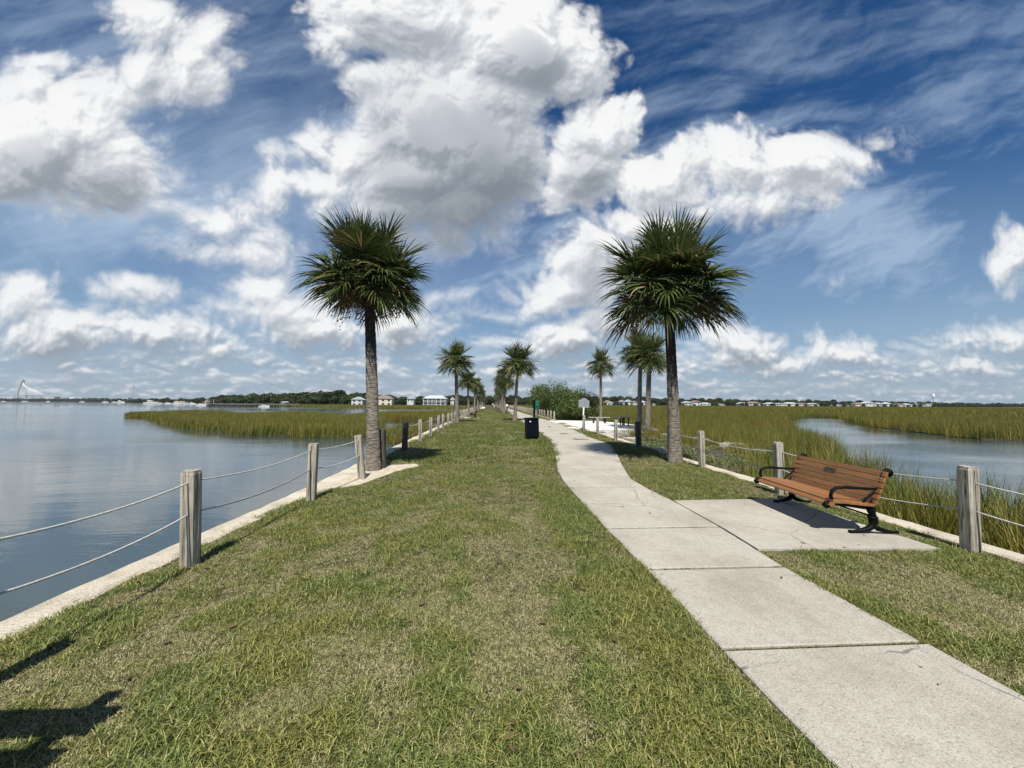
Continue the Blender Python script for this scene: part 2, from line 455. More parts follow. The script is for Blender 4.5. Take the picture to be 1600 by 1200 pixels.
c = T.mix(T.math('MULTIPLY', T.math('MULTIPLY', crk, T.smooth(n1, .45, .55)), .75), c, (.09, .085, .07, 1))
T.put(b.inputs['Base Color'], c); b.inputs['Roughness'].default_value = 0.9
bump(T, b, T.math('ADD', n2, T.math('MULTIPLY', n3, 0.6)), 0.006)
# seawall concrete with shell
m, T, b = new_mat("seawall_concrete"); M['seawall'] = m
n1 = T.noise(p := worldpos(T), 2.2, 6, 0.65); n2 = T.noise(p, 45, 4, 0.7)
c = T.ramp(n1, [(0.28, (.36, .31, .24)), (0.5, (.55, .49, .39)), (0.75, (.66, .60, .50))])
c = T.mix(0.6, c, T.ramp(n2, [(0.32, (.55, .50, .42)), (0.5, (.95, .95, .93)), (0.7, (1.15, 1.15, 1.12))]), 'MULTIPLY')
T.put(b.inputs['Base Color'], c); b.inputs['Roughness'].default_value = 0.92
bump(T, b, T.math('ADD', n2, n1), 0.02)
M['sand'] = simple("pale_sand", (.46, .40, .30), 0.95, var=0.35, scale=9, bmp=0.02)
M['shell'] = simple("white_shell", (.74, .72, .69), 0.95, var=0.10, scale=25, bmp=0.02)
M['mud'] = simple("marsh_mud", (.055, .048, .032), 0.6, var=0.3, scale=1.5, bmp=0.05)
M['land'] = simple("far_land", (.10, .11, .045), 0.95, var=0.3, scale=0.05)
M['rock'] = simple("granite_rubble", (.34, .31, .27), 0.9, var=0.35, scale=6, bmp=0.04)
# weathered posts
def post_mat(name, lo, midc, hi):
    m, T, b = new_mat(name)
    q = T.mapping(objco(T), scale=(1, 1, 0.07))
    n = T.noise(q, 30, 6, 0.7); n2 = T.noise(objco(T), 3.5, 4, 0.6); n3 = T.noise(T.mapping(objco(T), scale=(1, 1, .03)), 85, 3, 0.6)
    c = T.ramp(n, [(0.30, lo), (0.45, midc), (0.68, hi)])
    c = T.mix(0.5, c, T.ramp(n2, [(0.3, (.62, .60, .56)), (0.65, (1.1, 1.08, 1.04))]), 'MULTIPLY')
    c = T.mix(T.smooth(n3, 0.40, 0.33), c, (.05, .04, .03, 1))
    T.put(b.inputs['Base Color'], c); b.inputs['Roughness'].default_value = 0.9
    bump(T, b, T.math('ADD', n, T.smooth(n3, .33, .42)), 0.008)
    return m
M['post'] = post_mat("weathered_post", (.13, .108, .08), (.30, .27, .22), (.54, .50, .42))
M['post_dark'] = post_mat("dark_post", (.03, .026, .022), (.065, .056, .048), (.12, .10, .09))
M['rope'] = simple("white_rope", (.46, .45, .42), 0.8, var=0.3, scale=60)
# palm bark
def bark_mat(name, cols, k):
    m, T, b = new_mat(name)
    q = T.mapping(objco(T), scale=(1, 1, 2.6))
    n = T.noise(q, k, 6, 0.65, dist=0.4); n2 = T.noise(T.mapping(objco(T), scale=(1, 1, 9)), 5, 5, 0.7)
    n3 = T.noise(objco(T), 1.2, 3, 0.5)
    c = T.ramp(T.math('MULTIPLY_ADD', n2, 0.5, T.math('MULTIPLY', n, 0.5)), cols)
    c = T.mix(0.5, c, T.ramp(n3, [(0.3, (.75, .74, .72)), (0.7, (1.12, 1.08, 1.05))]), 'MULTIPLY')
    T.put(b.inputs['Base Color'], c); b.inputs['Roughness'].default_value = 0.95
    bump(T, b, T.math('ADD', n, n2), 0.03)
    return m
M['bark'] = bark_mat("palm_bark", [(0.38, (.045, .036, .028)), (0.47, (.17, .145, .115)), (0.62, (.34, .30, .25))], 11)
M['bark_dark'] = bark_mat("palm_bark_dark", [(0.38, (.018, .014, .011)), (0.5, (.06, .048, .038)), (0.66, (.14, .115, .09))], 9)
def bark_split(name, z0, soft):
    m, T, b = new_mat(name)
    oc = objco(T); sp = T.new('ShaderNodeSeparateXYZ'); T.put(sp.inputs[0], oc)
    n = T.noise(T.mapping(oc, scale=(1, 1, 2.6)), 11, 6, 0.65, dist=.4); n2 = T.noise(T.mapping(oc, scale=(1, 1, 9)), 5, 5, 0.7)
    nl = T.noise(T.mapping(oc, scale=(1, 1, .12)), 14, 4, 0.65); n3 = T.noise(oc, 1.2, 3, .5)
    h = T.math('MULTIPLY_ADD', n2, 0.5, T.math('MULTIPLY', n, 0.5))
    lo = T.ramp(h, [(0.38, (.05, .040, .031)), (0.47, (.18, .155, .122)), (0.62, (.36, .32, .265))])
    up = T.ramp(T.math('MULTIPLY_ADD', nl, .6, T.math('MULTIPLY', n, .4)), [(0.38, (.012, .009, .008)), (0.52, (.045, .032, .025)), (0.68, (.13, .10, .075))])
    k = T.math('ADD', sp.outputs[2], T.math('MULTIPLY_ADD', nl, soft * 2, -soft))
    c = T.mix(T.smooth(k, z0 - .12, z0 + .12), lo, up)
    c = T.mix(0.5, c, T.ramp(n3, [(0.3, (.75, .74, .72)), (0.7, (1.12, 1.08, 1.05))]), 'MULTIPLY')
    T.put(b.inputs['Base Color'], c); b.inputs['Roughness'].default_value = 0.95
    bump(T, b, T.math('ADD', n, n2), 0.035); return m
M['bark_left'] = bark_split("palm_bark_left", 2.75, 1.0); M['bark_right'] = bark_split("palm_bark_right", 2.5, 1.3)
M['boot'] = bark_mat("palm_boots", [(0.38, (.02, .015, .01)), (0.5, (.07, .05, .032)), (0.66, (.17, .125, .08))], 14)
M['frond'] = blade_mat("palm_frond", [(0.0, (.018, .030, .009)), (0.4, (.050, .074, .020)), (0.7, (.105, .138, .040)), (0.9, (.19, .19, .07)), (1.0, (.32, .24, .12))], 0.8, (1.1, 1.0, .9), trans=0.16, rough=0.38)
M['fruit'] = simple("dry_flower_stalk", (.12, .075, .035), 0.8, var=0.4, scale=9)
M['leaf'] = blade_mat("broad_leaf", [(0.0, (.02, .035, .008)), (0.5, (.06, .10, .022)), (1.0, (.14, .19, .05))], 0.9, (1.15, 1.0, .8), trans=0.22)
M['scrub'] = blade_mat("scrub_leaf", [(0.0, (.04, .05, .015)), (0.5, (.12, .15, .05)), (0.85, (.24, .25, .10)), (1.0, (.38, .32, .20))], 1.3, (.95, 1.05, .9), trans=0.2)
M['wood_leaf'] = blade_mat("far_wood_leaf", [(0.0, (.016, .026, .010)), (0.5, (.038, .058, .020)), (1.0, (.085, .115, .038))], 0.03, (1.2, 1.1, .95), trans=0.12, rough=.7)
M['branch'] = simple("branch_bark", (.10, .08, .06), 0.9, var=0.3, scale=6)
# metals, paint, bench timber
M['iron'] = simple("black_iron", (.003, .003, .0033), 0.6, var=0.2, scale=20)
m, T, b = new_mat("bench_timber"); M['timber'] = m
q = T.mapping(objco(T), scale=(1, 0.06, 1)); n = T.noise(q, 40, 5, 0.6); t = attr(T)
c = T.ramp(n, [(0.3, (.20, .086, .030)), (0.7, (.30, .138, .048))])
c = T.mix(1.0, c, T.ramp(t, [(0, (.82, .82, .82)), (1, (1.15, 1.12, 1.1))]), 'MULTIPLY')
T.put(b.inputs['Base Color'], c); b.inputs['Roughness'].default_value = 0.5; bump(T, b, n, 0.001)
M['plaque'] = simple("bronze_plaque", (.11, .085, .08), 0.4, 0.6, var=0.3, scale=60)
M['bin'] = simple("navy_bin", (.003, .005, .011), 0.45, var=0.15)
M['green'] = simple("green_box", (.010, .13, .075), 0.4, var=0.1)
M['white'] = simple("white_paint", (.74, .74, .73), 0.6, var=0.06)
M['hwall'] = simple("house_wall_white", (.52, .52, .51), 0.7, var=0.06, scale=.5)
M['hcream'] = simple("house_wall_cream", (.60, .53, .42), 0.7, var=0.06, scale=.5)
M['hgrey'] = simple("house_wall_grey", (.40, .42, .43), 0.7, var=0.06, scale=.5)
M['roofgrey'] = simple("roof_grey", (.30, .31, .32), 0.6, var=0.1, scale=.5)
M['roofwhite'] = simple("roof_metal_white", (.42, .45, .48), 0.4, var=0.05, scale=.5)
M['roofbrown'] = simple("roof_brown", (.20, .15, .12), 0.8, var=0.1, scale=.5)
M['glass'] = simple("dark_window", (.03, .04, .05), 0.1, var=0.2)
M['steel'] = simple("bridge_concrete", (.34, .36, .38), 0.7, var=0.05, scale=.01)
M['timber_grey'] = simple("grey_timber", (.26, .24, .21), 0.85, var=0.25, scale=4)
M['panel'] = simple("marker_panel", (.27, .29, .31), 0.5, var=0.05, scale=4)
M['letter'] = simple("worn_lettering", (.16, .17, .19), 0.6, var=0.2, scale=30)
M['skin'] = simple("skin", (.42, .26, .19), 0.6, var=0.05)
M['cloth_white'] = simple("white_cotton", (.72, .72, .72), 0.9, var=0.05)
M['cloth_dark'] = simple("dark_cotton", (.025, .027, .035), 0.9, var=0.1)
M['cloth_blue'] = simple("blue_cotton", (.08, .13, .22), 0.9, var=0.1)
M['hair'] = simple("dark_hair", (.03, .022, .016), 0.7, var=0.1)
M['globe'] = simple("lamp_globe", (.85, .85, .83), 0.3, var=0.02)
# water
m, T, b = new_mat("harbour_water"); M['water'] = m
p = worldpos(T)
b.inputs['Base Color'].default_value = (.042, .060, .062, 1)
b.inputs['IOR'].default_value = 1.36; b.inputs['Roughness'].default_value = 0.03
b.inputs['Specular IOR Level'].default_value = 0.85
pw = T.vmath('ADD', p, T.vmath('SCALE', T.vmath('SUBTRACT', T.noise(p, 0.09, 2, .5, out='Color'), (.5, .5, .5)), scale=5.0))
long_ = T.noise(T.mapping(pw, rot=(0, 0, .15), scale=(0.22, 1.3, 1)), 1.1, 3, 0.5)
rip = T.noise(T.mapping(pw, rot=(0, 0, -.2), scale=(0.6, 1.6, 1)), 5.0, 4, 0.6)
zone = T.smooth(T.noise(T.mapping(p, scale=(.35, 1, 1)), 0.05, 3, 0.55), 0.44, 0.6, 0.15, 1.0)
h = T.math('ADD', T.math('MULTIPLY', long_, T.math('MULTIPLY_ADD', zone, 0.8, 0.1)), T.math('MULTIPLY', T.math('MULTIPLY', rip, 0.42), zone))
bump(T, b, h, 0.052)

for k_, v_ in (('iron', .12), ('bin', .12)):
    M[k_].node_tree.nodes['Principled BSDF'].inputs['Specular IOR Level'].default_value = v_

# ------------------------------------------------------------------ setting: lines of the causeway
def lerp_tab(tab):
    ys = [t[0] for t in tab]; xs = [t[1] for t in tab]
    return lambda y: float(np.interp(y, ys, xs))
L_IN = lerp_tab([(-6, -3.12), (3.6, -3.12), (6, -3.04), (7.2, -2.85), (9.5, -2.78), (12, -3.0), (30, -2.95), (60, -2.8), (400, -3.2)])
L_OUT = lerp_tab([(-6, -3.42), (3.6, -3.38), (7, -3.28), (20, -3.34), (60, -3.15), (400, -3.6)])
R_FENCE = lerp_tab([(-6, 5.08), (4, 5.08), (9, 5.12), (14, 5.38), (19, 5.55), (34, 5.95), (70, 7.0), (110, 8.0), (250, 9.8), (400, 11)])
R_IN = lambda y: R_FENCE(y) + 0.24
R_OUT = lambda y: R_FENCE(y) + 0.50
path_left = [at(*q) for q in [(1128,1018),(1013,893),(948,828),(909,785),(882,755),(872,738),(867.5,710),(862,691),(845,676),(824,665),(803,650)]]
path_left = [(path_left[0][0], -6.0)] + path_left + [(4.7, 107), (6.6, 250), (7.6, 400)]
path_right = [at(*q) for q in [(1446,1009),(1232,892),(1131,829),(1049,783),(1012,765),(985.6,749.4),(972.5,729),(965,712),(954,695),(922,684),(901,674),(866,660),(832,650)]]
path_right = [(path_right[0][0], -6.0)] + path_right + [(6.5, 107), (8.4, 250), (9.4, 400)]
P_L = lerp_tab([(q[1], q[0]) for q in path_left]); P_R = lerp_tab([(q[1], q[0]) for q in path_right])
_pd = [at(*q) for q in [(1057,784),(1178,782),(1227,781),(1340,819.5),(1440,851),(1469,860.5),(1200,861)]]
PAD = [(P_R(_pd[0][1]) + .012, _pd[0][1])] + _pd[1:6] + [(P_R(_pd[6][1]) + .012, _pd[6][1])] + [(P_R(y_) + .012, y_) for y_ in np.linspace(_pd[6][1], _pd[0][1], 7)[1:-1]]
def in_poly(px_, py_, poly):
    px_ = np.asarray(px_); py_ = np.asarray(py_); res = np.zeros(px_.shape, bool)
    n = len(poly); j = n - 1
    for i in range(n):
        xi, yi = poly[i]; xj, yj = poly[j]
        if yi != yj:
            c = ((yi > py_) != (yj > py_)) & (px_ < (xj - xi) * (py_ - yi) / (yj - yi) + xi)
            res ^= c
        j = i
    return res

# water: one sheet to the horizon
mb = MB(); R0 = 14000
mb.add([(-R0, -R0, -1), (R0, -R0, -1), (R0, R0, -1), (-R0, R0, -1)], [(0, 1, 2, 3)])
tag(mb.build("water", M['water']), kind='structure')

ys = [-6, -3, 0, 1, 2, 3, 4, 5, 6, 7, 8, 9, 10, 12, 14, 17, 20, 25, 30, 40, 50, 70, 90, 120, 160, 200, 250, 300, 400]
mb = MB()
for a, c_ in zip(ys[:-1], ys[1:]):
    mb.add([(L_IN(a), a, 0), (R_IN(a), a, 0), (R_IN(c_), c_, 0), (L_IN(c_), c_, 0)], [(0, 1, 2, 3)])
mb.v = [(x, y, z) for x, y, z in mb.v]
tag(mb.build("lawn", M['lawn']), kind='structure')

# seawalls: rough cast edge beams standing in the water
def seawall(name, inner, outer, label, seed):
    r = random.Random(seed); mb = MB(); rows = []
    y = -6.0
    while y < 400:
        st = 0.22 if y < 14 else (0.6 if y < 40 else 5)
        j = 0.028 if y < 14 else 0.04
        i_, o_ = inner(y), outer(y); s_ = 1 if o_ > i_ else -1
        zt = 0.028 + r.uniform(-.007, .007)
        rows.append([(i_ - s_ * .04 + r.uniform(-j, j) * 1.3, y, 0.006), (i_ + s_ * .03 + r.uniform(-j, j), y, zt),
                     (o_ - s_ * .035 + r.uniform(-j, j) * .6, y, zt - .004), (o_ + r.uniform(-j, j) * .7, y, zt - .05), (o_ + s_ * 0.02, y, -1.35)])
        y += st
    for k, rw in enumerate(rows):
        mb.v.extend(rw)
        if k:
            for m_ in range(4):
                a = (k - 1) * 5 + m_
                f_ = (a, a + 1, a + 6, a + 5)
                mb.f.append(f_ if s_ < 0 else f_[::-1]); mb.t.append(.5)
    return tag(mb.build(name, M['seawall']), label, "wall")
seawall("seawall", L_IN, L_OUT, "pale rough concrete seawall edge beside the open water on the left", 1)
seawall("seawall", R_IN, R_OUT, "pale concrete seawall edge behind the bench beside the marsh grass", 2)

# paved path: slabs with open joints
mb = MB(); joints = [-3.45 + 1.17 * k for k in range(0, 40)]
rs = random.Random(4)
for a, c_ in zip(joints[:-1], joints[1:]):
    g = 0.022 if a < 6 else 0.014; a2, c2 = a + g, c_ - g
    zz = 0.022 + rs.uniform(-.003, .004); tilt = rs.uniform(-.002, .002)
    n = 6
    pl = [(P_L(a2 + (c2 - a2) * k / n) + rs.uniform(-.006, .006), a2 + (c2 - a2) * k / n) for k in range(n + 1)]
    pr = [(P_R(a2 + (c2 - a2) * k / n) + rs.uniform(-.006, .006), a2 + (c2 - a2) * k / n) for k in range(n + 1)]
    poly = pl[::-1] + pr
    top = [(x, y, zz + tilt * (x - 2)) for x, y in poly]; cx = sum(q[0] for q in poly) / len(poly); cy = sum(q[1] for q in poly) / len(poly)
    def shr(q, d):
        v_ = Vector((q[0] - cx, q[1] - cy)); L = v_.length
        return (cx + v_.x * (L - d) / L, cy + v_.y * (L - d) / L)
    n2 = len(poly)
    vs = [(*shr(q, .012), t_[2]) for q, t_ in zip(poly, top)] + [(q[0], q[1], t_[2] - .008) for q, t_ in zip(poly, top)] + [(q[0], q[1], -.04) for q in poly]
    fs = [tuple(range(n2))[::1]]
    fs += [(i, n2 + i, n2 + (i + 1) % n2, (i + 1) % n2) for i in range(n2)]
    fs += [(n2 + i, 2 * n2 + i, 2 * n2 + (i + 1) % n2, n2 + (i + 1) % n2) for i in range(n2)]
    mb.add(vs, fs)
y = joints[-1]
while y < 398:
    y2 = y + (4 if y < 100 else 20)
    mb.add([(P_L(y), y, .02), (P_R(y), y, .02), (P_R(y2), y2, .02), (P_L(y2), y2, .02)], [(0, 1, 2, 3)]); y = y2
path = tag(mb.build("path", M['concrete']), kind='structure')
mb = MB(); mb.prism(PAD[::-1], -.04, 0.024)
pad = tag(mb.build("bench_pad", M['concrete']), kind='structure')
for o_ in (path, pad):
    bm = bmesh.new(); bm.from_mesh(o_.data); bmesh.ops.recalc_face_normals(bm, faces=bm.faces[:]); bm.to_mesh(o_.data); bm.free()

def blob_poly(cx, cy, rx, ry, rot, seed, n=26, rough=.18):
    r = random.Random(seed); c, s_ = math.cos(rot), math.sin(rot); out = []
    ph = [r.uniform(0, 6.28) for _ in range(4)]
    for k in range(n):
        a = 2 * PI * k / n
        q = 1 + rough * (math.sin(2 * a + ph[0]) * .5 + math.sin(3 * a + ph[1]) * .5 + math.sin(7 * a + ph[2]) * .35)
        x, y_ = rx * q * math.cos(a), ry * q * math.sin(a)
        out.append((cx + x * c - y_ * s_, cy + x * s_ + y_ * c))
    return out
# worn sandy patch round the leaning post and the palm
SAND = [at(*q) for q in [(505,765),(520,748),(560,737),(600,727),(620,727),(650,725),(655,729),(620,737),(592,747),(565,757),(540,762)]]
mb = MB(); mb.prism(SAND[::-1] if False else SAND, 0.001, 0.012)
tag(mb.build("sand", M['sand']), kind='structure')
# pale landing pads of the far benches on the left
mb = MB()
mb.prism([(-2.7, 41), (-0.9, 41), (-0.9, 44), (-2.8, 44)], -.02, .02)
mb.prism([(-2.8, 120), (-1.0, 120), (-1.0, 170), (-2.8, 170)], -.02, .02)
tag(mb.build("far_pad", M['shell']), kind='structure')
# shell covered terrace behind the right fence
TERR = [(5.2, 23.2), (8.2, 22.6), (10.6, 23.4), (11.2, 26.5), (10.8, 31), (9.8, 34.5), (6.2, 36.0), (5.3, 35.0)]
mb = MB(); mb.prism(TERR, -.6, 0.014)
tag(mb.build("terrace", M['shell']), kind='structure')

# ------------------------------------------------------------------ marsh ground
MARSH_R = [(5.5, -6), (9.3, -6), (9.5, 5), (9.8, 7), (10.2, 9), (12.6, 13), (15.8, 17), (19.7, 22.4), (26, 32), (36, 45), (49, 62), (69, 79), (80, 80),
           (60, 60), (46.7, 44), (42, 36), (38, 27.4), (48, 23), (70, 19), (120, 14), (900, 5), (1400, 480), (5.5, 480)]
def A1(px_, py_): return at(px_, py_, -1.0)
def W1(px_, d): return (col(px_, d), d)
MARSH_L = [A1(205,651), A1(238,653.5), A1(262,661), A1(300,669), A1(345,674), A1(400,680), A1(450,682), A1(500,684), A1(560,684), A1(583,680), A1(590,668), A1(588,656),
           A1(597,654), A1(606,656), A1(625,658.5), A1(650,658), (-3.3, 57), (-3.3, 96), W1(640, 88), W1(590, 80), W1(545, 62), W1(530, 62), W1(500, 76), W1(430, 78), W1(375, 70), W1(352, 84), W1(300, 100), W1(255, 88)]
MARSH_C = [A1(615,664), A1(640,664), A1(655,668), (-3.3, 26), A1(648,695), A1(628,692), A1(612,680)]
MARSH_F = [W1(440, 330), W1(455, 235), W1(520, 205), W1(560, 190), W1(640, 175), (-3.4, 150), (-3.4, 480), W1(560, 480), W1(440, 430)]
LAND_POLY = [W1(-900, 2600), W1(0, 2600), W1(150, 2300), W1(225, 1300), W1(240, 800), W1(300, 560), W1(340, 450), W1(440, 385), W1(520, 345), W1(600, 320), W1(705, 310), (-3.4, 310), (-3.4, 398), (12, 398), (12, 470), (300, 455), (560, 520), (1500, 560), (3500, 700), (9000, 9000), (-9000, 9000)]
def sheet(name, poly, z, skirt, mat, kind='structure'):
    mb = MB(); n = len(poly)
    mb.add([(x, y_, z) for x, y_ in poly] , [tuple(range(n))])
    bm = bmesh.new(); vs = [bm.verts.new((x, y_, z)) for x, y_ in poly]; f_ = bm.faces.new(vs)
    if f_.normal.z < 0 or True:
        f_.normal_update()
        if f_.normal.z < 0: f_.normal_flip()
    lo = [bm.verts.new((x, y_, z - skirt)) for x, y_ in poly]
    for i in range(n):
        bm.faces.new((vs[i], vs[(i + 1) % n], lo[(i + 1) % n], lo[i]))
    bmesh.ops.triangulate(bm, faces=[f for f in bm.faces if len(f.verts) > 4])
    me = bpy.data.meshes.new(name); bm.to_mesh(me); bm.free(); me.materials.append(mat)
    o = bpy.data.objects.new(name, me); COL.objects.link(o)
    return tag(o, kind=kind)
sheet("marsh_ground", MARSH_R, -0.93, 0.3, M['mud'])
sheet("marsh_ground", MARSH_L, -0.93, 0.3, M['mud'])
sheet("marsh_ground", MARSH_C, -0.93, 0.3, M['mud'])
sheet("marsh_ground", MARSH_F, -0.93, 0.3, M['mud'])
sheet("land", LAND_POLY, -0.60, 0.6, M['land'])

# ------------------------------------------------------------------ grasses: tufts scattered by geometry nodes (nobody could count them)
def tuft(name, mat, nblades, radius, length, width, lean, tint_lo, tint_hi, seed, segs=3, droop=0.5):
    r = np.random.default_rng(seed)
    V, Fc, Tn = [], [], []
    for _ in range(nblades):
        a = r.uniform(0, 2 * PI); rr = radius * math.sqrt(r.random())
        bx, by = rr * math.cos(a), rr * math.sin(a)
        L = length * r.uniform(.55, 1.15); az = r.uniform(0, 2 * PI); ln = lean * r.uniform(.25, 1.1)
        dx, dy = math.cos(az), math.sin(az); wa = az + PI / 2 + r.uniform(-.5, .5)
        wx, wy = math.cos(wa) * width / 2, math.sin(wa) * width / 2
        b0 = len(V)
        x, y_, z = bx, by, 0.0; ang = ln * .5
        for k in range(segs + 1):
            tpr = (1 - (k / segs) ** 1.6) * .95 + .05
            V.append((x - wx * tpr, y_ - wy * tpr, z)); V.append((x + wx * tpr, y_ + wy * tpr, z))
            st = L / segs
            x += dx * math.sin(ang) * st; y_ += dy * math.sin(ang) * st; z += math.cos(ang) * st
            z = max(z, 0.002)
            ang += ln * droop
        t_ = r.uniform(tint_lo, tint_hi)
        for k in range(segs):
            i = b0 + 2 * k; Fc.append((i, i + 1, i + 3, i + 2)); Tn.append(t_)
    return mesh_np(name, np.array(V), np.array(Fc), Tn, mat, link=False)

def scatter(name, pts, rotz, scl, idx, sources, label=None, cat=None, tilt=None):
    n = len(pts)
    c = bpy.data.collections.new(name + "_kinds")
    for k, s_ in enumerate(sources):
        s_.name = "%s_%02d" % (name, k); c.objects.link(s_)
    me = bpy.data.meshes.new(name); me.vertices.add(n); me.vertices.foreach_set("co", np.asarray(pts, np.float32).ravel())
    rot = np.zeros((n, 3), np.float32); rot[:, 2] = rotz
    if tilt is not None: rot[:, 0] = tilt
    sc = np.asarray(scl, np.float32)
    if sc.ndim == 1: sc = np.stack([sc, sc, sc], 1)
    me.attributes.new("rot", 'FLOAT_VECTOR', 'POINT').data.foreach_set("vector", rot.ravel())
    me.attributes.new("scl", 'FLOAT_VECTOR', 'POINT').data.foreach_set("vector", sc.ravel())
    me.attributes.new("pick", 'INT', 'POINT').data.foreach_set("value", np.asarray(idx, np.int32))
    o = bpy.data.objects.new(name, me); COL.objects.link(o)
    ng = bpy.data.node_groups.new(name + "_scatter", 'GeometryNodeTree')
    ng.interface.new_socket("Geometry", in_out='INPUT', socket_type='NodeSocketGeometry')
    ng.interface.new_socket("Geometry", in_out='OUTPUT', socket_type='NodeSocketGeometry')
    N = ng.nodes; Lk = ng.links
    gi, go = N.new('NodeGroupInput'), N.new('NodeGroupOutput')
    ci = N.new('GeometryNodeCollectionInfo'); ci.inputs['Collection'].default_value = c
    ci.inputs['Separate Children'].default_value = True; ci.inputs['Reset Children'].default_value = True
    iop = N.new('GeometryNodeInstanceOnPoints'); iop.inputs['Pick Instance'].default_value = True
    def na(nm, ty):
        q = N.new('GeometryNodeInputNamedAttribute'); q.data_type = ty; q.inputs['Name'].default_value = nm
        return q.outputs['Attribute']
    Lk.new(gi.outputs[0], iop.inputs['Points']); Lk.new(ci.outputs[0], iop.inputs['Instance'])
    Lk.new(na("pick", 'INT'), iop.inputs['Instance Index'])
    e2r = N.new('FunctionNodeEulerToRotation'); Lk.new(na("rot", 'FLOAT_VECTOR'), e2r.inputs[0]); Lk.new(e2r.outputs[0], iop.inputs['Rotation'])
    Lk.new(na("scl", 'FLOAT_VECTOR'), iop.inputs['Scale'])
    Lk.new(iop.outputs[0], go.inputs[0])
    md = o.modifiers.new("scatter", 'NODES'); md.node_group = ng
    return tag(o, label, cat, kind='stuff')

def vis(x, y, margin=0.0):
    """points the picture (and a step to the side of it) can see"""
    return (y > 0.9) & (x > -(y * 1.42 + 1.2 + margin)) & (x < y * 1.50 + 1.2 + margin)

# --- lawn
def lawn_points(y0, y1, dens):
    A = (y1 - y0) * 9.2; n = int(A * dens)
    x = rng.uniform(-3.12, 6.0, n); y = rng.uniform(y0, y1, n)
    li = np.array([L_IN(v) for v in y]); ri = np.array([R_IN(v) for v in y])
    pl = np.array([P_L(v) for v in y]); pr = np.array([P_R(v) for v in y])
    jit = rng.uniform(-.035, .02, n)
    ok = (x > li - .03 + jit) & (x < ri + .03) & ~((x > pl + .015 + jit) & (x < pr - .015 - jit)) & ~in_poly(x, y, PAD) & ~((np.abs(x - pr) < .05) & (y > PAD[6][1]) & (y < PAD[0][1])) & ~(in_poly(x, y, SAND) & (rng.random(n) < .72 + .28 * (fbm(x * 3, y * 3, 3, .5, 240) > -.05))) & vis(x, y)
    for (cx, cy, rr) in ((*at(566, 749), .14), (*at(583, 735), .3), (*at(1055, 722), .27)):
        ok &= ((x - cx) ** 2 + (y - cy) ** 2) > rr * rr
    return x[ok], y[ok]
G = [tuft("g", M['blade_green'], 14, .045, .046, .0045, 1.6, .0, .85, 100 + k) for k in range(4)]
G += [tuft("g", M['blade_green'], 9, .05, .080, .0050, 1.35, .25, .95, 110 + k) for k in range(2)]
D_ = [tuft("d", M['blade_dry'], 16, .05, .040, .0040, 2.1, .0, 1.0, 120 + k, droop=.35) for k in range(4)]
srcs = G + D_
def lawn_scatter(name, bands, size, srcs_, z=0.0):
    X, Y = [], []
    for (y0, y1, d) in bands:
        a, b_ = lawn_points(y0, y1, d); X.append(a); Y.append(b_)
    x = np.concatenate(X); y = np.concatenate(Y)
    f1 = fbm(x * .62 + 3.1, y * .42 + 8, 4, .55, 200); f2 = fbm(x * 2.6, y * 2.2, 3, .55, 210)
    dry = f1 * .8 + f2 * .55 + .02
    dry -= .35 * np.exp(-((x - 1.15) / .35) ** 2) * (y < 8)              # lush strip along the path
    dry += .38 * np.exp(-((x - .35) / .55) ** 2 - ((y - 2.4) / 1.0) ** 2)   # worn patch in front
    pd = sstep(dry, -.16, .26)
    isd = rng.random(len(x)) < pd
    bare = sstep(f2 * .6 + f1 * .5, .30, .62) * .55
    keep = rng.random(len(x)) > bare
    x, y, isd, dry, pd = x[keep], y[keep], isd[keep], dry[keep], pd[keep]
    ng_ = 6; idx = np.where(isd, ng_ + rng.integers(0, 4, len(x)), rng.integers(0, 4, len(x)))
    longer = (~isd) & (rng.random(len(x)) < .22); idx[longer] = 4 + rng.integers(0, 2, longer.sum())
    sc = size * rng.uniform(.65, 1.3, len(x)) * (1.15 - .4 * pd)
    S = np.stack([sc, sc, sc * rng.uniform(.7, 1.15, len(x)) * (1.0 - .25 * pd)], 1)
    return scatter(name, np.stack([x, y, np.full(len(x), z)], 1), rng.uniform(0, 6.28, len(x)), S, idx, srcs_, "short patchy green and straw coloured lawn grass on the causeway", "grass")
lawn_scatter("lawn_grass", [(1.0, 3.2, 2300), (3.2, 6.0, 1500), (6, 10, 760)], .9, srcs)
G2 = [tuft("g", M['blade_green'], 26, .16, .075, .011, 1.2, .0, .9, 130 + k, segs=2) for k in range(6)]
D2 = [tuft("d", M['blade_dry'], 26, .16, .055, .010, 1.6, .0, 1.0, 140 + k, segs=2) for k in range(4)]
lawn_scatter("lawn_grass", [(10, 18, 130), (18, 34, 60)], 1.0, G2 + D2)
G3 = [tuft("g", M['blade_green'], 40, .5, .08, .03, 1.1, .0, .9, 150 + k, segs=2) for k in range(6)]
D3 = [tuft("d", M['blade_dry'], 40, .5, .06, .03, 1.5, .0, 1.0, 160 + k, segs=2) for k in range(4)]
lawn_scatter("lawn_grass", [(34, 60, 7), (60, 110, 3.5)], 1.0, G3 + D3)
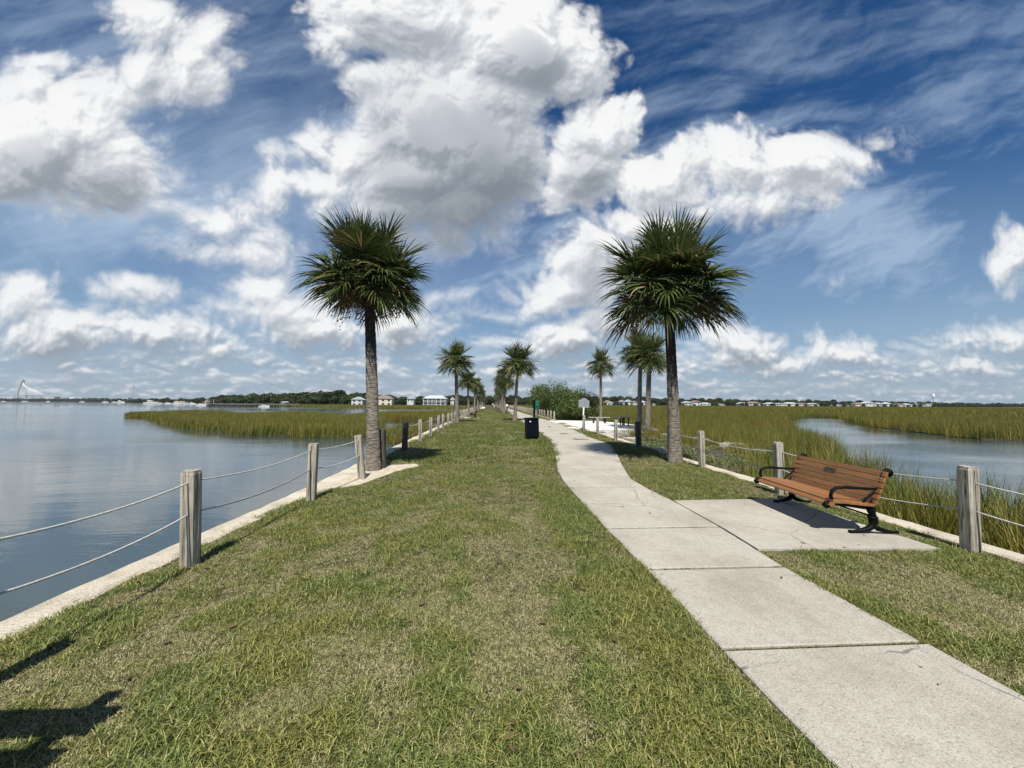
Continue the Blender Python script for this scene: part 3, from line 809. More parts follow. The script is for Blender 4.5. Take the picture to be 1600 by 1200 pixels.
# thin grass standing in the first joints of the path
jx, jy = [], []
for j_ in joints[4:10]:
    n = int(170 * (P_R(j_) - P_L(j_))); xs_ = rng.uniform(P_L(j_), P_R(j_), n)
    keep = fbm(xs_ * 3, xs_ * 0 + j_, 2, .5, 220) > -.15
    jx.append(xs_[keep]); jy.append(np.full(keep.sum(), j_) + rng.uniform(-.006, .006, keep.sum()))
xs_ = rng.uniform(4.1, 6.1, 160); jy.append(xs_); jx.append(np.array([P_R(v) + .006 for v in xs_]))
jx = np.concatenate(jx); jy = np.concatenate(jy)
srcJ = [tuft("j", M['blade_dry'], 6, .010, .020, .003, .9, .0, .7, 170 + k, segs=2) for k in range(3)]
scatter("joint_grass", np.stack([jx, jy, np.full(len(jx), .002)], 1), rng.uniform(0, 6.28, len(jx)), rng.uniform(.6, 1.2, len(jx)), rng.integers(0, 3, len(jx)), srcJ, "thin olive grass growing in the joints of the path slabs", "grass")

# --- cordgrass marsh
RA = [tuft("r", M['reed'], 70, .36, 1.20, .016, .55, .0, .93, 300 + k, segs=4, droop=.33) for k in range(5)]
RA += [tuft("r", M['reed'], 60, .36, 1.10, .013, .8, .5, 1.0, 310, segs=4, droop=.33)]
RB = [tuft("r", M['reed'], 300, 1.1, 1.12, .022, .5, .0, .95, 320 + k, segs=3, droop=.35) for k in range(5)]
RC = [tuft("r", M['reed'], 260, 3.4, 1.25, .11, .4, .0, .95, 330 + k, segs=2, droop=.4) for k in range(4)]
def poly_points(poly, box, dens):
    x0, x1, y0, y1 = box; n = int((x1 - x0) * (y1 - y0) * dens)
    x = rng.uniform(x0, x1, n); y = rng.uniform(y0, y1, n)
    ok = in_poly(x, y, poly); return x[ok], y[ok]
def not_scrub(x, y):
    """the low ground beside the terrace carries scrub and rubble instead"""
    return ~((x < 9.6 - np.abs(y - 15.5) * .35) & (y > 10.6) & (y < 24)) & ~in_poly(x, y, [(q[0] + (.8 if q[0] > 8 else 0), q[1]) for q in TERR])
def near_edge_thin(x, y): return np.ones(len(x), bool)
def marsh(name, parts, srcs_, z, lab, hs=1.0):
    X, Y = [], []
    for (poly, box, d) in parts:
        a, b_ = poly_points(poly, box, d); k = not_scrub(a, b_) & vis(a, b_, 3); X.append(a[k]); Y.append(b_[k])
    x = np.concatenate(X); y = np.concatenate(Y)
    hv = 1 + .26 * fbm(x * .12, y * .12, 3, .5, 230) + .14 * fbm(x * .6, y * .6, 3, .5, 236)
    sc = rng.uniform(.85, 1.15, len(x)) * hv * hs
    S = np.stack([rng.uniform(.9, 1.15, len(x)), rng.uniform(.9, 1.15, len(x)), sc], 1)
    return scatter(name, np.stack([x, y, np.full(len(x), z)], 1), rng.uniform(0, 6.28, len(x)), S, rng.integers(0, len(srcs_), len(x)), srcs_, lab, "marsh grass")
# within sight near the right seawall the blades stand a little back from the wall
NEAR_R = [(5.95, 1), (9.3, 1)] + MARSH_R[2:9] + [(26, 30), (6.4, 30)]
marsh("marsh_grass", [(NEAR_R, (5.9, 27, 1, 30), 6.5)], RA, -.95, "tall olive cordgrass between the right seawall and the creek")
MID_R = [(6.6, 30), (26, 30), (26, 32), (36, 45), (49, 62), (69, 79), (80, 80), (60, 60), (46.7, 44), (42, 36), (38, 27.4), (48, 23), (70, 19), (70, 100), (7.5, 100)]
marsh("marsh_grass", [(MID_R, (6.5, 160, 19, 100), 0.62)], RB, -.95, "broad flats of cordgrass around the creek on the right")
FAR_R = [(7.5, 98), (69, 98), (70, 19), (120, 14), (420, 10), (600, 470), (10, 470)]
marsh("marsh_grass", [(FAR_R, (7, 600, 10, 470), 0.035)], RC, -.95, "far cordgrass flats reaching to the houses on the right")
marsh("marsh_grass", [(MARSH_L, (-64, -3.2, 26, 102), 1.25), (MARSH_C, (-7, -3.3, 20, 34), 3.0)], RB, -.97, "island of yellow green cordgrass in the water on the left", .74)
marsh("marsh_grass", [(MARSH_F, (-260, -3.3, 140, 480), 0.045)], RC, -.97, "thin strip of cordgrass along the far left shore", .8)

# dry leaves and clippings lying about
LT = []
for k in range(5):
    r_ = np.random.default_rng(960 + k); a_ = .018 + .012 * r_.random(); b__ = a_ * .45
    LT.append(mesh_np("l", np.array([(-a_, 0, .004), (-a_ * .3, -b__, .001), (a_ * .4, -b__ * .8, .006), (a_, 0, .010), (a_ * .4, b__ * .8, .004), (-a_ * .3, b__, .009)]), np.array([(0, 1, 2, 3), (0, 3, 4, 5)]), [.7, .9], M['fruit'], link=False))
n_ = 260; lx_ = rng.uniform(-3.0, 5.3, n_); ly_ = 1.2 + 14 * rng.random(n_) ** 1.5
on_ = np.array([P_L(v) < u_ < P_R(v) for u_, v in zip(lx_, ly_)]); kp = (~on_) | (rng.random(n_) < .22)
lx_, ly_, on_ = lx_[kp], ly_[kp], on_[kp]
scatter("leaf_litter", np.stack([lx_, ly_, np.where(on_, .024, .022)], 1), rng.uniform(0, 6.28, len(lx_)), rng.uniform(.5, 1.4, len(lx_)), rng.integers(0, 5, len(lx_)), LT, "small dry brown leaves lying on the lawn and path", "leaves")

# ------------------------------------------------------------------ cabbage palms
def curve_pts(p0, d0, length, n, drop):
    """a stem that leaves p0 along d0 and sags"""
    pts = [Vector(p0)]; d = Vector(d0).normalized()
    for k in range(n):
        pts.append(pts[-1] + d * (length / n)); d = (d + Vector((0, 0, -drop / n))).normalized()
    return pts, d

def fan(mb, r, org, d0, pet, fan_r, drop, nseg, tint, width=.034):
    """one costapalmate leaf: petiole, then long narrow segments spreading from an arched midrib"""
    pts, d = curve_pts(org, d0, pet, 4, drop)
    side = d.cross(Vector((0, 0, 1)))
    if side.length < .1: side = Vector((math.cos(r.uniform(0, 6)), math.sin(r.uniform(0, 6)), 0))
    side.normalize(); side = (side + Vector((r.uniform(-.35, .35), r.uniform(-.35, .35), r.uniform(-.35, .35)))).normalized()
    up = side.cross(d).normalized(); side = d.cross(up).normalized()
    w = .017
    for a, b in zip(pts[:-1], pts[1:]):
        mb.add([a - side * w, a + side * w, b + side * w * .8, b - side * w * .8], [(0, 1, 2, 3)], tint=.88)
    costa, d2 = curve_pts(pts[-1], d, fan_r * .46, 4, drop * 1.1 + .2)
    for s in range(nseg):
        t = (s + .5) / nseg * 2 - 1                       # -1 .. 1 across the fan
        th = t * 2.3
        root = costa[int(round((1 - abs(t)) * 4))]
        dd = (d * math.cos(th) + side * math.sin(th) + up * (.28 * abs(math.sin(th)) + r.uniform(-.10, .10))).normalized()
        L = fan_r * (1.0 - .22 * abs(t)) * r.uniform(.88, 1.08)
        wv = dd.cross(up).normalized() * width * .5
        wv = (wv + up * width * .22 * r.choice((-1, 1)))
        p = Vector(root); q = dd.copy(); prev = None; n = 4
        tt = min(1, max(0, tint + r.uniform(-.22, .22)))
        if r.random() < .07: tt = .97
        sag = drop * 1.15 + .10 + r.uniform(0, .45)
        for k in range(n + 1):
            ws = (.45, 1.0, .85, .5, .05)[k]
            cur = (p - wv * ws, p + wv * ws)
            if prev: mb.add([prev[0], prev[1], cur[1], cur[0]], [(0, 1, 2, 3)], tint=tt)
            prev = cur
            p = p + q * (L / n); q = (q + Vector((0, 0, -sag * (k + .4) / n / 1.6))).normalized()

def palm(seed, height, trunk_r, crown_r, nleaf, nseg, lean=(0, 0), bark='bark', label=None, group=None, loc=(0, 0, 0), low=-48, gap=None, sides=14, stalks=5, sparse_tip=1.0, base_r=1.25):
    r = random.Random(seed)
    root = empty("palm_tree", loc)
    tag(root, label, "palm tree", group)
    # trunk
    def axis(t): return Vector((lean[0] * t ** 1.3, lean[1] * t ** 1.3, height * t))
    mb = MB(); rings = int(height / .055) if sides > 10 else 24; vs = []; fs = []
    for i in range(rings + 1):
        t = i / rings; c = axis(t); rr = trunk_r * (1 + (base_r - 1) * math.exp(-t * height / .35)) * (1.0 - .26 * t) * (1 + .028 * math.sin(i * 2.4 + seed) + r.uniform(-.02, .02))
        for k in range(sides):
            a = 2 * PI * k / sides
            q = rr * (1 + r.uniform(-.035, .035))
            vs.append(c + Vector((math.cos(a) * q, math.sin(a) * q, r.uniform(-.006, .006))))
    vs[:sides] = [Vector((v.x, v.y, -.08)) for v in vs[:sides]]
    mb.v = [tuple(v) for v in vs]
    cut = rings
    def band(a, b):
        m_ = MB(); m_.v = [tuple(v) for v in vs[a * sides:(b + 1) * sides]]
        for i in range(b - a):
            for k in range(sides):
                k2 = (k + 1) % sides
                m_.f.append((i * sides + k, i * sides + k2, (i + 1) * sides + k2, (i + 1) * sides + k)); m_.t.append(.5)
        return m_
    band(0, cut).build("trunk", M[bark], root, smooth=True)
    top = axis(1.0)
    # old leaf bases under the crown
    mb = MB(); nb = 60 if sides > 10 else 18
    for k in range(nb):
        a = k * 2.399 + r.uniform(-.2, .2); z = -.25 + .75 * k / nb
        q_ = trunk_r * (.75 + 1.0 * math.sin(min(1, k / nb * 1.5) * 1.57))
        base = top + Vector((math.cos(a) * q_, math.sin(a) * q_, z))
        dv = Vector((math.cos(a) * .75, math.sin(a) * .75, .75 + r.uniform(-.25, .2)))
        L = r.uniform(.20, .36) * (1 + .6 * (k / nb)); pts, _ = curve_pts(base, dv, L, 3, -.15)
        mb.tube(pts, [.05, .036, .026, .018], 5, flat=1.5)
    mb.build("leaf_bases", M['boot'], root)
    # crown
    mb = MB()
    for k in range(nleaf):
        f = (k + .5) / nleaf
        el = math.radians(min(74, 72 - (72 - low) * f ** .92 + r.uniform(-15, 15)))
        az = k * 2.39996 + r.uniform(-.25, .25)
        d0 = Vector((math.cos(az) * math.cos(el), math.sin(az) * math.cos(el), math.sin(el)))
        sc = r.uniform(.88, 1.06)
        if gap and math.cos(az - gap[0]) > .86 and gap[1] < math.degrees(el) < gap[2]: continue
        inner = k % 3 == 1
        sh = 1.05 - .15 * max(0, math.sin(el)) ** 1.5
        pet = crown_r * .46 * sc * sh * (.5 if inner else 1); fr = crown_r * .62 * sc * sh * (.88 if inner else 1)
        tint = .30 + .28 * r.random() + (.12 if el > .6 else 0)
        if el < -.5 and r.random() < .25: tint = .78
        fan(mb, r, top + Vector((d0.x * trunk_r * .6, d0.y * trunk_r * .6, .42 + .10 * math.sin(el))), d0, pet, fr, (.16 + .50 * math.cos(el) ** 2) if el < .7 else .14, nseg, tint, width=.046 * crown_r / 1.6 * (36 / nseg) ** .5)
    mb.build("crown", M['frond'], root)
    # dry flower stalks hanging out of the crown
    if stalks:
        mb = MB()
        for k in range(stalks):
            az = r.uniform(0, 6.28); el = r.uniform(-.1, .5)
            d0 = Vector((math.cos(az) * math.cos(el), math.sin(az) * math.cos(el), math.sin(el)))
            pts, d = curve_pts(top + Vector((0, 0, .1)), d0, crown_r * r.uniform(.75, 1.0), 6, 1.5)
            mb.tube(pts, [.012, .011, .009, .007, .006, .005, .004], 4)
            for j in range(22):
                q = pts[2 + j % 5]; a2 = r.uniform(0, 6.28)
                tw, _ = curve_pts(q, Vector((math.cos(a2), math.sin(a2), r.uniform(-.8, .3))), r.uniform(.18, .42), 4, 1.2)
                mb.tube(tw, [.006, .006, .005, .004, .003], 3, cap=False)
                if sides > 10:
                    for m_ in range(3):
                        e = tw[2 + m_ % 3] + Vector((r.uniform(-.03, .03), r.uniform(-.03, .03), r.uniform(-.05, .02)))
                        mb.box(e, (.022, .022, .022), rot=(r.random(), r.random(), 0))
        mb.build("flower_stalks", M['fruit'], root)
    return root

PG = "cabbage palms lining the causeway"
palm(21, 4.05, .150, 1.25, 104, 38, lean=(-.20, .05), bark='bark_left', label="nearest palm on the left, leaning a little, growing through the seawall edge", group=PG, loc=(*at(583, 735), 0), low=-6, stalks=7)
palm(34, 4.3, .160, 1.66, 92, 40, lean=(-.16, -.1), bark='bark_right', label="nearest palm on the right with dark upper trunk and fruit clusters in its crown", group=PG, loc=(*at(1055, 722), 0), low=-10, gap=(-.25, 12, 40), stalks=16)
# palms farther off: three forms, copied
def far_form(seed, nleaf, nseg, loc, label, h=4.9, cr=1.55, lean=(0, 0)):
    return palm(seed, h, .17, cr, nleaf, nseg, label=label, group=PG, loc=loc, sides=9, stalks=2, lean=lean, low=-26, base_r=1.3)
formA = far_form(51, 60, 24, (-2.42, 31, 0), "first palm beyond the leaning one in the left row", 4.6, 1.46, (-.15, 0))
formB = far_form(52, 64, 24, (2.45, 34.4, 0), "first palm of the right row, standing on the lawn by the path", 4.75, 1.74, (.25, 0))
formC = far_form(53, 58, 24, (col(1011, 22.0), 22.0, -.3), "shorter palm behind the right trunk at the edge of the terrace", 4.3, 1.28, (.18, 0))
def put_palm(form, loc, s, rz, label, sx=1.0):
    c = copy_thing(form); c.location = loc; c.scale = (s * sx, s * sx, s); c.rotation_euler = (0, 0, rz); c["label"] = label; return c
put_palm(formA, (col(998.5, 24), 24, -.05), 1.0, 2.2, "full crowned palm standing beside the low picnic table", .92)
put_palm(formA, (col(938.5, 35.5), 35.5, -.05), 1.06, 4.1, "slender palm at the far side of the white shell terrace", .80)
ords = ["second", "third", "fourth", "fifth", "sixth", "seventh", "eighth", "ninth", "tenth", "eleventh", "twelfth", "thirteenth", "fourteenth", "fifteenth", "sixteenth"]
rp = random.Random(9)
for i, (y, s) in enumerate([(49, .84), (66, 1.02), (80, .98), (96, .92), (113, 1.05), (130, .98), (148, 1.0), (168, .95), (190, 1.0), (214, .98), (240, .95), (270, 1.0)]):
    if i == 0: x = -2.35
    else: x = L_IN(y) + .6 + rp.uniform(-.2, .25)
    put_palm((formA, formB, formC)[(i + 1) % 3], (x, y, 0), s, rp.uniform(0, 6.28), "%s palm along the left row of the causeway" % ords[i + 1])
for i, (y, s) in enumerate([(64, 1.0), (72, 1.22), (84, 1.26), (97, 1.02), (112, 1.05), (128, .95), (146, 1.0), (166, 1.02), (188, .95), (212, 1.0), (240, .98), (270, 1.0)]):
    x = P_L(y) - 1.0 + rp.uniform(-.2, .2)
    put_palm((formB, formC, formA)[i % 3], (x, y, 0), s * (1.12 if (i % 3) == 1 else 1), rp.uniform(0, 6.28), "%s palm along the right row of the causeway" % ords[i])

# ------------------------------------------------------------------ rope fences
def post_mesh(seed, side=.125, h=.90, crack=True):
    r = random.Random(seed); prof = []
    s = side / 2; c = .014
    def edge(a, b, n):
        return [(a[0] + (b[0] - a[0]) * k / n, a[1] + (b[1] - a[1]) * k / n) for k in range(n)]
    cs = [(-s + c, -s), (s - c, -s), (s, -s + c), (s, s - c), (s - c, s), (-s + c, s), (-s, s - c), (-s, -s + c)]
    ns = [7, 1, 6, 1, 4, 1, 5, 1]
    for i in range(8): prof += edge(cs[i], cs[(i + 1) % 8], ns[i])
    n = len(prof); ck = 3 + r.randrange(3); ck2 = 9 + r.randrange(3)
    jit = [r.uniform(-.002, .002) for _ in range(n)]
    zs = [-.15, 0, .1, .2, .32, .44, .56, .68, .78, h - .035, h - .012, h]
    mb = MB(); vs = []
    for i, z in enumerate(zs):
        for k, (x, y) in enumerate(prof):
            q = 1 + jit[k] * 6 + r.uniform(-.012, .012)
            if crack and k == ck: q *= .80 if 1 < i else .9
            if crack and k == ck2 and z > .3: q *= .86
            if z > h - .02: q *= .93
            zz = z + (r.uniform(-.006, .006) if z > h - .05 else 0)
            vs.append((x * q, y * q, zz))
    for i in range(len(zs) - 1):
        for k in range(n):
            k2 = (k + 1) % n
            mb.f.append((i * n + k, i * n + k2, (i + 1) * n + k2, (i + 1) * n + k)); mb.t.append(.5)
    b = (len(zs) - 1) * n
    vs.append((0, 0, h + .004))
    for k in range(n): mb.f.append((b + k, b + (k + 1) % n, len(vs) - 1)); mb.t.append(.5)
    mb.v = vs
    return mb
def fence(label, spots, side_sign, seed, hi=.80, lo=.50, ropes_to=40, skip_ropes=()):
    """spots: list of (x, y, tilt_x, dark, dz); posts with ropes threaded from one to the next"""
    r = random.Random(seed)
    root = tag(empty("rope_fence", (spots[0][0], spots[0][1], 0)), label, "fence")
    ox, oy = spots[0][0], spots[0][1]
    protos = [post_mesh(seed + k).build("post", M['post'], root) for k in range(4)]
    pd = None; used = [False] * 4
    for i, (x, y, tlt, dark, dz) in enumerate(spots):
        k = i % 4
        if dark:
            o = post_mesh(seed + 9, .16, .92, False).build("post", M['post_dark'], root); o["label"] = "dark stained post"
        elif not used[k]: o = protos[k]; used[k] = True
        else: o = protos[k].copy(); COL.objects.link(o); o.parent = root
        o.location = (x - ox, y - oy, dz); o.rotation_euler = (r.uniform(-.028, .028), tlt + r.uniform(-.028, .028), r.uniform(-.12, .12) + (.25 if i == 1 and seed == 400 else 0))
        if abs(tlt) > .08: o["label"] = "post leaning over the eroded edge"
    for i in range(len(spots) - 1):
        if i >= ropes_to or i in skip_ropes: continue
        a, b = spots[i], spots[i + 1]
        L = math.hypot(a[0] - b[0], a[1] - b[1])
        mb_n = 14 if a[1] < 25 else 5
        for z, sg in ((hi, .028), (lo, .035)):
            sag = sg * L * r.uniform(.7, 1.2); mb = MB(); pts = []
            for k in range(mb_n + 1):
                t = k / mb_n
                xx = a[0] + (b[0] - a[0]) * t + (a[2] * z * (1 - t) + b[2] * z * t)
                pts.append((xx - ox, a[1] + (b[1] - a[1]) * t - oy, z + a[4] * (1 - t) + b[4] * t - 4 * sag * t * (1 - t)))
            mb.tube(pts, .008 if a[1] < 12 else .010, 6)
            mb.build("rope", M['rope'], root, smooth=True)
    return root
def fp(px, py, tlt=0, dark=0): return (*at(px, py), tlt, dark, 0)
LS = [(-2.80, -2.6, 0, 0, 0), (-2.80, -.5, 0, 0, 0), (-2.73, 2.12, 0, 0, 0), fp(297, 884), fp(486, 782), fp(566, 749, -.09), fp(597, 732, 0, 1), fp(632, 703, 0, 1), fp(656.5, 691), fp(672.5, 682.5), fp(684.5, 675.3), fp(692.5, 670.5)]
y = LS[-1][1] + 2.42
while y < 138: LS.append((L_IN(y) + .36 + random.uniform(-.03, .03), y, random.uniform(-.01, .01), 0, 0)); y += 2.42
fence("rope fence of weathered grey posts along the water on the left", LS, -1, 400, ropes_to=26, skip_ropes=(5,))
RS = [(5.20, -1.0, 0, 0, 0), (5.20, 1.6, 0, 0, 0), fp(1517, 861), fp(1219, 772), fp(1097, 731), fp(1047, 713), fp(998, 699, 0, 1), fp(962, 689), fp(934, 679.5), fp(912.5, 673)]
fence("rope fence of weathered grey posts behind the bench on the right", RS, 1, 500, hi=.74, lo=.44)
RS2 = []; y = 34.0
while y < 150: RS2.append((R_FENCE(y) + random.uniform(-.03, .03), y, random.uniform(-.01, .01), 0, 0)); y += 2.42
fence("far rope fence of many grey posts beside the path beyond the terrace", RS2, 1, 600, ropes_to=14)

# ------------------------------------------------------------------ slatted park bench
def bench_parts(root, iron, wood, plaque=True, L=1.72, fine=True):
    """local frame: +x is the back of the bench, y runs along it, feet at x = 0"""
    def P(*q): return Vector(q)
    ends = (-.72, .72)
    seat_prof = [(-.50, .345), (-.44, .375), (-.345, .372), (-.25, .362), (-.155, .352), (-.065, .345)]
    back_prof = [(.002, .375), (.030, .440), (.056, .506), (.080, .573), (.104, .640), (.132, .706)]
    mb = MB(); r = random.Random(3)
    for i, (x, z) in enumerate(seat_prof):
        sl_ = (-.6 if i == 0 else (.05 if i == 1 else .08))
        mb.box((x, 0, z), (.094 if i else .06, L - .16, .030), rot=(0, sl_, 0), bev=.006, tint=r.random())
    mb.build("seat", wood, root)
    mb = MB()
    for i, (x, z) in enumerate(back_prof):
        mb.box((x, 0, z), (.026, L - .16, .061), rot=(0, .36, 0), bev=.006, tint=r.random())
    b = mb.build("backrest", wood, root)
    if plaque:
        mb = MB(); mb.box((.083, .03, .640), (.006, .20, .048), rot=(0, .36, 0), bev=.002)
        for q in (-.012, .0, .012): mb.box((.0785 + q * .37, .03, .640 + q), (.003, .15, .004), rot=(0, .36, 0))
        mb.build("plaque", M['plaque'], b)
    for y in ends:
        mb = MB()
        # curved side frame from the front scroll under the seat and up the back to its rolled top
        pr = [(-.525, .300), (-.545, .325), (-.530, .355), (-.50, .352), (-.40, .345), (-.25, .332), (-.10, .315), (-.02, .335), (.045, .42), (.085, .53), (.120, .64), (.150, .715), (.185, .752), (.222, .738), (.228, .705), (.20, .69)]
        mb.tube([P(x, y * 1.0, z) for x, z in pr], [.024] * 2 + [.026] * 4 + [.032] * 3 + [.030] * 3 + [.026] * 4, 8, flat=.85)
        mb.tube([P(-.53, y - .03, .325), P(-.53, y + .03, .325)], .030, 12)
        mb.tube([P(.20, y - .03, .722), P(.20, y + .03, .722)], .034, 12)
        mb.build("side_frame", iron, root, smooth=True)
        mb = MB()
        mb.tube([P(-.455, y, .36), P(-.475, y, .44), P(-.455, y, .50), P(-.40, y, .535), P(-.30, y, .54), P(-.12, y, .53), P(.075, y, .525)], [.016, .017, .018, .019, .019, .017, .014], 8, flat=1.3)
        mb.tube([P(-.12, y, .345), P(-.06, y, .42), P(.04, y, .49)], .010, 6)
        mb.build("armrest", iron, root, smooth=True)
        mb = MB()
        mb.tube([P(-.02, y, .33), P(-.02, y, .27), P(.0, y, .22), P(.005, y, .15), P(0, y, .10), P(0, y, .07)], [.052, .040, .034, .048, .036, .040], 12)
        mb.tube([P(0, y, .20), P(0, y, .175)], .050, 12)
        for sx in (-1, 1):
            mb.tube([P(0, y, .10), P(sx * .06, y, .055), P(sx * .14, y, .032), P(sx * .22, y, .020), P(sx * .275, y, .020)], [.034, .030, .024, .018, .020], 8, flat=1.25)
        mb.build("leg", iron, root, smooth=True)
    mb = MB(); mb.tube([P(.0, ends[0], .20), P(.0, ends[1], .20)], .011, 8); mb.build("stretcher", iron, root, smooth=True)
bench = tag(empty("park_bench", ((at(1368, 838)[0] + at(1236, 787)[0]) / 2, (at(1368, 838)[1] + at(1236, 787)[1]) / 2, .024), -math.atan2(at(1236, 787)[0] - at(1368, 838)[0], at(1236, 787)[1] - at(1368, 838)[1])), "slatted orange brown bench with black iron arms facing the path, plaque on its back", "bench")
bench_parts(bench, M['iron'], M['timber'])
caster = tag(empty("shadow_caster", (-2.45, 1.13, 0)), "two plank notice board just outside the photo, shading the lawn corner", "notice board")  # unseen planks, added only to throw the dark shapes on the lawn corner
for z_ in (1.45, 1.07):
    mb = MB(); mb.box((0, 0, z_), (1.12, .04, .22 if z_ > 1.3 else .24), bev=.006); mb.build("board", M['timber'] if False else M['post'], caster)
for x_ in (-.50, .42):
    mb = MB(); mb.box((x_, .065, .78), (.09, .09, 1.62), bev=.008); mb.build("post", M['post'], caster)
b3 = copy_thing(bench); b3.location = (-1.35, 42.3, .02); b3.rotation_euler = (0, 0, math.radians(0)); b3["label"] = "dark far bench on a pale pad beside the left fence"
for c in b3.children:
    if c.name.startswith(("seat", "backrest")):
        c.data = c.data.copy(); c.data.materials.clear(); c.data.materials.append(M['iron'])

# ------------------------------------------------------------------ litter bin and the bag dispenser
root = tag(empty("litter_bin", (*at(831.5, 687), 0), .12), "dark navy litter bin standing on the lawn beside the path", "litter bin"); root.rotation_euler = (0, -.035, .25)
mb = MB(); mb.box((0, 0, .50), (.50, .46, .80), bev=.05)
for s in (-1, 1): mb.box((s * .253, 0, .46), (.012, .30, .60), bev=.004)
mb.build("bin_body", M['bin'], root)
mb = MB(); mb.box((0, 0, .925), (.55, .51, .055), bev=.02); mb.build("lid", M['bin'], root)
mb = MB(); mb.tube([(-.15, -.232, .80), (-.15, -.240, .80)], .032, 16); mb.build("sticker", M['white'], root)
for s in (-1, 1):
    mb = MB(); mb.box((s * .17, 0, .06), (.06, .40, .12), bev=.01); mb.build("foot", M['iron'], root)
mb = MB(); mb.box((0, 0, .012), (.62, .5, .024), bev=.008); mb.build("base_plate", M['iron'], root)
root = tag(empty("bag_dispenser", (*at(834.5, 684.5), 0)), "green bag dispenser on a black pole behind the litter bin", "bag dispenser")
mb = MB(); mb.box((0, 0, .84), (.085, .085, 1.78), bev=.008); mb.build("pole", M['iron'], root)
mb = MB(); mb.box((.125, -.01, 1.50), (.15, .12, .38), bev=.03); mb.build("dispenser_box", M['green'], root)
mb = MB(); mb.box((.125, -.074, 1.42), (.09, .006, .05), bev=.002); mb.build("opening", M['iron'], root)

# ------------------------------------------------------------------ marker sign
sx_, sy_ = col(910, 22.7), 22.7
root = tag(empty("marker_sign", (sx_, sy_, 0), -.12), "grey arched marker sign on a thin white leaning post by the path", "sign"); root.rotation_euler = (0, .06, -.12)
mb = MB(); mb.tube([(0, 0, -.1), (0, 0, 1.36)], .035, 10); mb.build("post", M['white'], root, smooth=True)
W_ = .31; prof = [(-W_, 1.34), (W_, 1.34), (W_, 1.76), (W_ - .08, 1.80), (.16, 1.84), (.08, 1.90), (-.08, 1.90), (-.16, 1.84), (-W_ + .08, 1.80), (-W_, 1.76)]
mb = MB(); n = len(prof)
mb.add([(x, -.02, z) for x, z in prof] + [(x, .02, z) for x, z in prof], [tuple(range(n)), tuple(range(2 * n - 1, n - 1, -1))] + [(i, n + i, n + (i + 1) % n, (i + 1) % n) for i in range(n)])
pn = mb.build("panel", M['panel'], root)
mb = MB(); r_ = random.Random(8)
for k in range(8):
    z = 1.72 - k * .045; x = -.26
    while x < .24:
        w_ = r_.uniform(.02, .07); mb.box((x + w_ / 2, -.0215, z), (w_, .002, .016)); x += w_ + .016
mb.box((0, -.0215, 1.79), (.30, .002, .022))
mb.build("worn_text", M['letter'], pn)

# ------------------------------------------------------------------ low bench and table on the shell terrace
root = tag(empty("plank_bench", (col(936, 30.5), 30.5, 0.014)), "long backless plank bench with two dark legs at the back of the terrace", "bench")
mb = MB(); mb.box((0, 0, .46), (1.72, .36, .07), bev=.01); mb.build("seat", M['timber_grey'], root)
for s in (-1, 1):
    mb = MB(); mb.box((s * .46, 0, .21), (.09, .26, .43), bev=.01); mb.build("leg", M['iron'], root)
root = tag(empty("picnic_table", (col(972, 26.3), 26.3, 0.014), .15), "low grey picnic table on dark legs between the terrace posts", "table")
mb = MB(); 
for k in range(5): mb.box((0, -.36 + .18 * k, .62), (.86, .17, .05), bev=.006)
mb.build("tabletop", M['timber_grey'], root)
for (x_, y_) in ((-.3, -.3), (0, -.05), (.3, -.3), (-.3, .3), (.3, .3)):
    mb = MB(); mb.box((x_, y_, .295), (.07, .07, .60), bev=.008); mb.build("leg", M['iron'], root)

# ------------------------------------------------------------------ rubble and scrub beside the terrace
def rock(seed, s):
    r = random.Random(seed); bm = bmesh.new(); bmesh.ops.create_icosphere(bm, subdivisions=2, radius=1)
    for v in bm.verts:
        v.co *= 1 + r.uniform(-.16, .16)
        v.co = Vector((max(-.72, min(.72, v.co.x)) * s[0], max(-.72, min(.72, v.co.y)) * s[1], max(-.65, min(.65, v.co.z)) * s[2]))
    me = bpy.data.meshes.new("rubble_block"); bm.to_mesh(me); bm.free(); me.materials.append(M['rock'])
    o = bpy.data.objects.new("rubble_block", me); COL.objects.link(o); return o
rk = [(6.0, 13.6, .45, .3, "pale square block of rubble nearest the dark fence post"), (6.6, 20.4, .5, .35, "pinkish rubble block below the middle of the terrace edge"),
      (7.6, 21.6, .6, .3, "long flat block under the terrace edge"), (8.8, 21.9, .5, .3, "rubble block at the right end of the terrace"), (6.9, 18.2, .4, .28, "rounded pale rubble block among scrub"),
      (9.9, 20.6, .45, .28, "rubble block at the foot of the shorter palm"), (10.3, 18.2, .5, .25, "flat rubble block at the marsh edge right of the shorter palm"), (10.4, 15.8, .55, .25, "long rubble slab at the marsh edge"),
      (9.9, 13.4, .5, .24, "rubble slab close to the seawall and marsh grass"), (5.9, 17.4, .34, .25, "small rubble block close behind the fence"), (6.2, 22.4, .5, .3, "rubble block at the near corner of the terrace")]
for i, (x_, y_, s_, h_, lb) in enumerate(rk):
    o = rock(60 + i, (s_ * 1.3, s_, h_)); o.location = (x_, y_, -.22); o.rotation_euler = (0, 0, i * 1.3); tag(o, lb, "rock", "rubble beside the terrace")
mb = MB()
bank = [(5.45, 10.4), (8.9, 10.8), (10.6, 14), (11.0, 18), (11.6, 24.5), (12.2, 30), (10.8, 36), (9.5, 58), (6.6, 58), (5.45, 34)]
sheet("bank", bank, -.34, .7, M['mud'])
